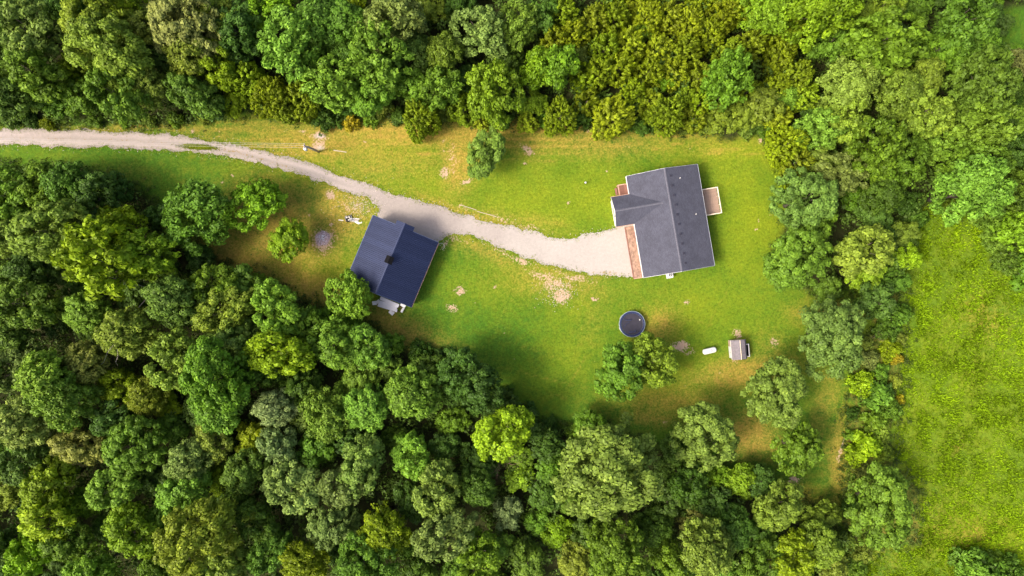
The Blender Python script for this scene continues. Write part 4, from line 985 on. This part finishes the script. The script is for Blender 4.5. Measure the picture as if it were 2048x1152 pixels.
# ------------------------------------------------------------------ trampoline
def trampoline():
    M_PAD = simple('blue_pad', (.013, .020, .065), .45, .15, 4); M_RIM = simple('pale_rim', (.27, .34, .37), .4, .12, 5); M_MAT = simple('jump_mat', (.020, .018, .03), .7, .25, 1.5)
    M_NET = simple('net', (.018, .022, .05), .8, .3, 3)
    t = thing('trampoline', 'round trampoline with dark mat, blue pad and pale rim', 'trampoline', P(1264.2, 648.2, .9)[:2] + (0,), .3)
    MB().ring(2.10, .035, .90, 64, 8).build('rim', M_RIM, t, True)
    mb = MB(); n = 64; prof = [(2.075,.905),(2.0,.945),(1.86,.945),(1.74,.915),(1.74,.89),(2.075,.88)]
    vs = [(r*math.cos(2*math.pi*k/n), r*math.sin(2*math.pi*k/n), z) for r, z in prof for k in range(n)]
    fs = [(i*n+k, i*n+(k+1)%n, ((i+1)%6)*n+(k+1)%n, ((i+1)%6)*n+k) for i in range(6) for k in range(n)]
    MB().add(vs, fs).build('safety_pad', M_PAD, t)
    # mat sags a little
    vs = [(0,0,.80)]; fs = []; rr = [.4,.8,1.2,1.5,1.72]
    for q, r in enumerate(rr):
        for k in range(n): a = 2*math.pi*k/n; vs.append((r*math.cos(a), r*math.sin(a), .80+.09*(r/1.72)**2))
    fs += [(0, 1+k, 1+(k+1)%n) for k in range(n)]
    for q in range(len(rr)-1): fs += [(1+q*n+k, 1+(q+1)*n+k, 1+(q+1)*n+(k+1)%n, 1+q*n+(k+1)%n) for k in range(n)]
    MB().add(vs, fs).build('mat', M_MAT, t, True)
    for k in range(6):
        a = k*math.pi/3; MB().tube([(2.08*math.cos(a), 2.08*math.sin(a), .9), (2.08*math.cos(a), 2.08*math.sin(a), .03), (2.08*math.cos(a+.35), 2.08*math.sin(a+.35), .03), (2.08*math.cos(a+.35), 2.08*math.sin(a+.35), .9)], .025, 6).build('leg', M_GREY, t)
    for k in range(30):
        a = k*2*math.pi/30; MB().tube([(1.70*math.cos(a), 1.70*math.sin(a), .875), (1.98*math.cos(a), 1.98*math.sin(a), .87)], .012, 4).build('spring', M_GREY, t)
    # slack safety net lying in folds on one side of the mat
    def fold(pts, wd):
        mb = MB(); vs = []; fs = []
        for i, (x, y) in enumerate(pts):
            x2, y2 = pts[min(i+1, len(pts)-1)]; x1, y1 = pts[max(i-1, 0)]; d = Vector((x2-x1, y2-y1, 0)).normalized(); s = Vector((-d.y, d.x, 0))*wd*(.6+.6*random.random())
            for o, z in ((-1, .0), (-.4, .10), (.2, .03), (.6, .09), (1, .0)): vs.append((x+s.x*o, y+s.y*o, .88+z+random.uniform(0, .02)))
        for i in range(len(pts)-1):
            for k in range(4): fs.append((i*5+k, i*5+k+1, (i+1)*5+k+1, (i+1)*5+k))
        mb.add(vs, fs).build('net_fold', M_NET, t, True)
    fold([(-1.1, 1.2), (-.7, .9), (-.35, .75), (.1, .7)], .12); fold([(-1.5, -.1), (-1.1, .1), (-.8, .35), (-.3, .4)], .10); fold([(-.9, -1.2), (-.5, -1.15), (-.1, -1.3), (.3, -1.2)], .22)
    b = MB(); n = 12; b.lathe([(.01,-.12),(.07,-.1),(.115,-.03),(.12,.02),(.09,.08),(.04,.115),(.01,.12)], n); o = b.build('ball', M_WHITE, None, True); x, y, _ = P(1279.5, 639.5, .96); o.location = (x, y, .985); tag(o, 'white ball lying on the trampoline mat', 'ball')
trampoline()

# ------------------------------------------------------------------ propane tank
def tank():
    M_T = simple('tank_paint', (.68, .66, .64), .35, .06, 3)
    x, y, _ = P(1419, 701.6, .8); t = thing('propane_tank', 'white capsule-shaped propane tank on the lawn', 'tank', (x, y, 0), math.radians(13))
    prof = [(.02,-1.14),(.2,-1.11),(.34,-1.03),(.43,-.9),(.455,-.72),(.455,.72),(.43,.9),(.34,1.03),(.2,1.11),(.02,1.14)]
    mb = MB(); mb.lathe(prof, 24); mb.v = [(z, xx, yy+.78) for xx, yy, z in mb.v]; mb.build('shell', M_T, t, True)
    MB().lathe([(.20,1.20),(.20,1.30),(.15,1.36),(.02,1.38)], 16, (.18, 0, 0)).build('dome_lid', simple('faded_lid', (.62, .42, .44), .6, .3, 8), t, True)
    MB().tube([(-.25, .03, 1.20), (-.25, .03, 1.28)], .05, 8).build('gauge', M_GREY, t)
    for u in (-.7, .7): MB().box(u-.06, u+.06, -.36, .36, 0, .40).build('foot', M_GREY, t)
    MB().box(-.95, .95, -.42, .42, -.02, .035).build('pad', M_CONC, t) if False else None
tank()

# ------------------------------------------------------------------ small shed
def shed():
    ang = math.radians(5.3)
    s = thing('shed', 'small gambrel shed with weathered grey roof and white side panel', 'shed', (36.62, -9.9, 0), ang)
    M_W = simple('shed_wood', (.34, .25, .18), .85, .25, 3, stretch=(1, 6, 1)); M_R = simple('grey_roofing', (.16, .14, .15), .85, .18, 4); M_R2 = simple('grey_roofing_shaded', (.145, .128, .14), .85, .2, 4)  # second roofing is a darker copy: shade of the sun-averted side put into colour
    MB().box(-1.08, 1.08, -1.45, 1.45, 0, 1.70).build('wall', M_W, s)
    for v0, v1 in ((-1.449, -1.40), (1.40, 1.449)):
        p = [(-1.08,1.70),(1.08,1.70),(.80,2.27),(0,2.54),(-.80,2.27)]; mb = MB(); mb.add([(x, v0, z) for x, z in p] + [(x, v1, z) for x, z in p], [(4,3,2,1,0),(5,6,7,8,9)] + [(i, (i+1) % 5, (i+1) % 5+5, i+5) for i in range(5)]); mb.build('gable', M_W, s)
    for q in (-1, 1):
        MB().slab([(q*.02,-1.57,2.62),(q*.84,-1.57,2.34),(q*.84,1.57,2.34),(q*.02,1.57,2.62)], .05).build('upper_roof', M_R if q < 0 else M_R2, s)
        MB().slab([(q*.845,-1.57,2.335),(q*1.2,-1.57,1.70),(q*1.2,1.57,1.70),(q*.845,1.57,2.335)], .05).build('lower_roof', M_R if q < 0 else M_R2, s)
        MB().box(q*1.22-.02, q*1.22+.02, -1.57, 1.57, 1.56, 1.70).build('fascia', M_WHITE if q < 0 else M_R2, s)
    MB().slab([(-.05,-1.58,2.655),(.05,-1.58,2.655),(.04,1.58,2.655),(-.05,1.58,2.655)], .02).build('ridge_board', M_RAIL, s)
    MB().slab([(.055,-1.56,2.63),(.12,-1.56,2.615),(.075,1.0,2.628),(.055,1.56,2.632)], .012).build('ridge_gap', M_DARK, s)
    d = MB().box(-1.16, -1.085, -1.42, .45, .12, 1.55).build('side_panel', M_WHITE, s)
    MB().box(-1.20, -1.165, -.5, -.42, .8, .95).build('handle', M_DARK, d)
    b = thing('trough', 'white-rimmed dark trough against the far wall of the small shed', 'trough', (36.62+1.42*math.cos(ang)+.32*math.sin(ang), -9.9+1.42*math.sin(ang)-.32*math.cos(ang), 0), ang)
    MB().box(-.22, .40, -1.05, .95, 0, .06).build('floor', M_DARK, b)
    MB().box(.34, .42, -1.05, .95, .061, 1.08).build('side', M_DARK, b); MB().box(-.22, .335, .87, .95, .061, 1.08).build('side', M_DARK, b); MB().box(-.22, .335, -1.05, -.97, .061, 1.08).build('side', M_DARK, b)
    MB().box(.32, .47, -1.10, 1.0, 1.083, 1.13).build('rim', M_WHITE, b); MB().box(-.22, .315, .86, 1.0, 1.083, 1.13).build('rim', M_WHITE, b); MB().box(-.22, .315, -1.10, -.96, 1.083, 1.13).build('rim', M_WHITE, b)
shed()

# ------------------------------------------------------------------ utility pole and wires
def pole(px0, py0, px1, py1, h, label, trans=True):
    x0, y0, _ = P(px0, py0, 0); x1, y1, _ = P(px1, py1, h)
    p = thing('utility_pole', label, 'pole', (x0, y0, 0)); M_PO = simple('pole_wood', (.33, .27, .24), .85, .25, 3, stretch=(4, 4, .5))
    top = Vector((x1-x0, y1-y0, h)); MB().tube([(0,0,-.3), top*.5, top], [.17, .15, .12], 10).build('shaft', M_PO, p, True)
    c = top*.94; MB().box(c.x-.06, c.x+.06, c.y-.36, c.y+.36, c.z-.05, c.z+.07).build('crossarm', M_PO, p)
    for q in (-.30, 0.0, .30): MB().lathe([(.03,0),(.06,.05),(.05,.12),(.02,.16)], 10, (c.x, c.y+q, c.z+(.07 if q else .3))).build('insulator', M_WHITE, p)
    if trans:
        c2 = top*.84; MB().lathe([(.10,-.52),(.24,-.48),(.25,.30),(.20,.36),(.06,.40)], 16, (c2.x-.12, c2.y-.38, c2.z)).build('transformer', simple('transformer_paint', (.72, .74, .78), .4, .08, 3), p, True)
        for q in (-.1, .1): MB().tube([(c2.x-.12+q, c2.y-.38, c2.z+.36), (c2.x-.12+q, c2.y-.38, c2.z+.6)], .035, 6).build('bushing', M_GREY, p)
        MB().tube([(c2.x+.0, c2.y-.02, c2.z+.1), (c2.x-.12, c2.y-.3, c2.z+.1)], .05, 6).build('bracket', M_GREY, p)
        MB().tube([(0.03, .13, 1.0), top*.8 + Vector((.02, .15, 0))], .035, 6).build('conduit', M_GREY, p)
    return Vector((x0, y0, 0)) + c
a = pole(638, 303.5, 607, 291, 7.6, 'leaning wooden utility pole with grey transformer beside the drive')
b = pole(-560, 282, -640, 262, 8.4, 'wooden utility pole without transformer further along the drive', False)
M_WIRE = simple('wire', (.33, .31, .29), .5, .1, 3)
for q, nm in ((.30, 'upper of three overhead wires running from the utility pole along the drive'), (0, 'middle of three overhead wires running from the utility pole along the drive'), (-.30, 'lowest of three overhead wires running from the utility pole along the drive')):
    s = a + Vector((0, q, .2 if q else .42)); e = b + Vector((0, q, .2 if q else .42)); pts = []
    for k in range(41):
        t = k/40; v = s.lerp(e, t); v.z -= 1.3*4*t*(1-t); pts.append(v)
    tag(MB().tube(pts, .015, 5).build('overhead_wire', M_WIRE), nm, 'wire', 'overhead wires along the drive')

# ------------------------------------------------------------------ scrap, ash heap, timbers
def beam(name, label, cat, p0, p1, w, t, m, z=0.0, group=None):
    x0, y0, _ = P(*p0); x1, y1, _ = P(*p1); L = math.hypot(x1-x0, y1-y0); an = math.atan2(y1-y0, x1-x0)
    mb = MB(); n = 6
    for i in range(n):
        pass
    vs = []; fs = []
    for i in range(n+1):
        u = -L/2 + L*i/n; jx = random.uniform(-.015, .015)
        for v, zz in ((-w/2, 0), (w/2, 0), (w/2, t), (-w/2, t)): vs.append((u, v+jx, zz+random.uniform(0, .006)))
    for i in range(n):
        for k in range(4): fs.append((i*4+k, i*4+(k+1)%4, (i+1)*4+(k+1)%4, (i+1)*4+k))
    fs += [(3,2,1,0), (n*4, n*4+1, n*4+2, n*4+3)]
    mb.add(vs, fs); o = mb.build(name, m); o.location = ((x0+x1)/2, (y0+y1)/2, z); o.rotation_euler = (0, 0, an); return tag(o, label, cat, group)
M_PALE = simple('pale_board', (.36, .31, .21), .7, .15, 4); M_CREAM = simple('cream_board', (.58, .54, .46), .6, .12, 4); M_OLD = simple('old_grey_wood', (.34, .30, .27), .85, .3, 4)
beam('board', 'long pale board lying on the dry lawn right of the utility pole', 'board', (667,300.5), (693,304.5), .16, .05, M_PALE)
beam('timber', 'weathered edging timber nearest the workshop along the drive', 'timber', (919,409.5), (953,420), .09, .09, M_PALE)
beam('timber', 'weathered edging timber nearest the house along the drive', 'timber', (954,422.5), (993,433.5), .09, .09, M_PALE)
beam('board', 'short cream board lying apart from the scrap heap', 'board', (677,440), (687,441), .17, .04, M_CREAM)
beam('board', 'broad cream board at the end of the scrap heap nearest the workshop', 'board', (707,441), (719,447), .36, .06, M_CREAM, .02)
beam('board', 'thin cream lath across the top of the scrap heap', 'board', (711,437), (719,438.5), .14, .05, M_CREAM, .10)
beam('board', 'short cream offcut at the tip of the scrap heap', 'board', (719,446.5), (724,445), .15, .05, M_CREAM, .0)
beam('board', 'grey weathered plank in the middle of the scrap heap', 'board', (709,439.5), (717,442.5), .30, .05, M_OLD, .085)
beam('board', 'grey plank crossing the dark bin in the scrap heap', 'board', (699,432), (700,437), .12, .05, M_CREAM, .44)
beam('board', 'splintered pale stick along the track below the scattered shrubs', 'board', (1689,874), (1681,899), .10, .08, M_PALE)
def scrap():
    o = thing('scrap_bin', 'dark broken bin lying in the scrap heap beside the workshop', 'bin', P(698, 437, 0), .3)
    MB().box(-.55, .5, -.42, .42, 0, .04).build('base', M_DARK, o)
    for v in (-.42, .38): MB().box(-.55, .5, v, v+.04, .041, .42).build('side', M_DARK, o)
    MB().box(-.55, -.51, -.379, .379, .041, .40).build('side', M_OLD, o); MB().box(.46, .50, -.379, .379, .041, .30).build('side', M_GREY, o)
    w = thing('old_wheel', 'small grey wheel leaning in the scrap heap', 'wheel', P(693.5, 434.5, 0)[:2] + (.23,), 0); w.rotation_euler = (.5, .3, 0)
    MB().ring(.21, .06, 0, 20, 8).build('tyre', M_OLD, w, True); MB().lathe([(.15,-.03),(.15,.03)], 16).build('rim', M_WHITE, w)
    w = thing('old_wheel', 'dark wheel with white hub at the foot of the scrap heap', 'wheel', P(698, 440.5, 0)[:2] + (.10,), 0); w.rotation_euler = (.08, .0, 0)
    MB().ring(.24, .09, 0, 20, 8).build('tyre', M_DARK, w, True); MB().lathe([(.15,-.04),(.15,.05),(.05,.08)], 16).build('rim', M_WHITE, w)
    s = thing('scrap_sheet', 'crumpled pale sheet metal in the middle of the scrap heap', 'sheet', P(704, 439.5, 0), -.2)
    vs = []; fs = []
    for j in range(6):
        for i in range(8): vs.append((-.45+.13*i, -.3+.12*j, .05+random.uniform(0, .22)))
    for j in range(5):
        for i in range(7): fs.append((j*8+i, j*8+i+1, (j+1)*8+i+1, (j+1)*8+i))
    MB().add(vs, fs).build('panel', M_GREY, s)
    for k in range(5):
        MB().obox((-.4+.2*k, random.uniform(-.3, .3), .22), .5, .05, .04, Matrix.Rotation(random.uniform(0, 3), 3, 'Z')).build('strip', M_CREAM, s)
    a_ = thing('ash_heap', 'low pinkish heap of ash and pale rubble from a burnt fire', 'ash heap', P(645, 477, 0))
    vs = []; fs = []; nr, nk = 7, 28
    vs.append((0, 0, .34))
    for r in range(1, nr+1):
        q = r/nr
        for k in range(nk):
            t = 2*math.pi*k/nk; R = 1.25*q*(1+.12*math.sin(2*t+1)+.08*math.sin(5*t)); vs.append((R*math.cos(t)*.9, R*math.sin(t)*1.1, .34*(1-q*q)+random.uniform(-.02, .03)*(1-q)+(.004 if r < nr else -.02)))
    fs += [(0, 1+k, 1+(k+1) % nk) for k in range(nk)]
    for r in range(nr-1): fs += [(1+r*nk+k, 1+(r+1)*nk+k, 1+(r+1)*nk+(k+1) % nk, 1+r*nk+(k+1) % nk) for k in range(nk)]
    MB().add(vs, fs).build('ash', simple('ash', (.34, .25, .25), .95, .45, 4, bump=.8), a_, True)
    M_RUB = simple('rubble', (.60, .57, .60), .8, .25, 3)
    for k in range(90):
        r = abs(random.gauss(0, .48)); t = random.uniform(0, 6.28); s_ = random.uniform(.03, .09)
        MB().obox((r*math.cos(t), r*math.sin(t)*1.1, .34*(1-min(1, r/1.25)**2)+s_*.3), s_*1.6, s_, s_, Matrix.Rotation(random.uniform(0, 3), 3, 'Z') @ Matrix.Rotation(random.uniform(-.6, .6), 3, 'X')).build('rubble', M_RUB, a_)
    c = thing('standpipe', 'short dark standpipe with white cap alone on the lawn', 'standpipe', P(1170, 366.5, 0))
    MB().tube([(0,0,-.05),(0,0,.75)], .10, 12).build('pipe', M_DARK, c); MB().lathe([(.15,.75),(.16,.82),(.08,.88)], 14).build('cap', M_WHITE, c)
scrap()

# ------------------------------------------------------------------ bare and dead wood
def branchy(name, label, loc, m, h, spread, levels, r0, lean=(0, 0), nb=3, cat='dead tree'):
    mb = MB()
    def grow(p, d, L, r, lv):
        q = p.copy(); pts = [p.copy()]; rr = [r]; dd = d.copy()
        for k in range(4):
            dd = (dd + Vector((random.gauss(0, .26), random.gauss(0, .26), random.gauss(0, .14)))).normalized(); q = q + dd*L/4; pts.append(q.copy()); rr.append(r*(1-.17*(k+1)))
        mb.tube(pts, rr, 5 if lv > 1 else 3)
        if lv > 0:
            for k in range(nb):
                s = pts[random.choice((2, 3, 4))]; nd = (dd + Vector((random.gauss(0, spread), random.gauss(0, spread), random.gauss(.1, .35)))).normalized(); grow(s, nd, L*random.uniform(.5, .75), r*.5, lv-1)
    grow(Vector((0, 0, -.1)), Vector((lean[0], lean[1], 1)).normalized(), h, r0, levels)
    o = thing(name, label, cat, loc); mb.build('branches', m, o); return o
x, y, _ = P(300, 556, 9)
branchy('dead_tree', 'bare grey dead tree rising through the big golden-yellow tree', (x, y, 0), M_DEAD, 11.5, .5, 2, .13, (-.06, .08), 2)
x, y, _ = P(1222, 718, 0)
branchy('bare_shrub', 'leafless tan brush fanning out between the trampoline and the tree pair', (x, y, 0), M_TWIG, 2.6, .8, 4, .13, (-.1, 1.1), 4, 'bare shrub')
x, y, _ = P(1012, 945, 6)
branchy('dead_tree', 'small bare reddish dead tree below the vivid tree at the wood edge', (x, y, 0), M_TWIGDARK, 5.0, .7, 4, .10, (0, .1), 3)
for (px, py, r, lab) in ((1742, 935, 1.1, 'brown leafless brush beside the wide tree at the field edge'), (1700, 1075, 1.2, 'brown leafless brush under the wide tree at the field edge'), (1750, 672, 1.1, 'brown leafless brush behind the large grey-green round tree')):
    x, y, _ = P(px, py, .8); branchy('bare_shrub', lab, (x, y, 0), M_TWIGDARK, r, .9, 4, .05, (0, 0), 4, 'bare shrub')
print('objects', len(bpy.data.objects), 'tris', sum(len(m.polygons)*2 for m in bpy.data.meshes))
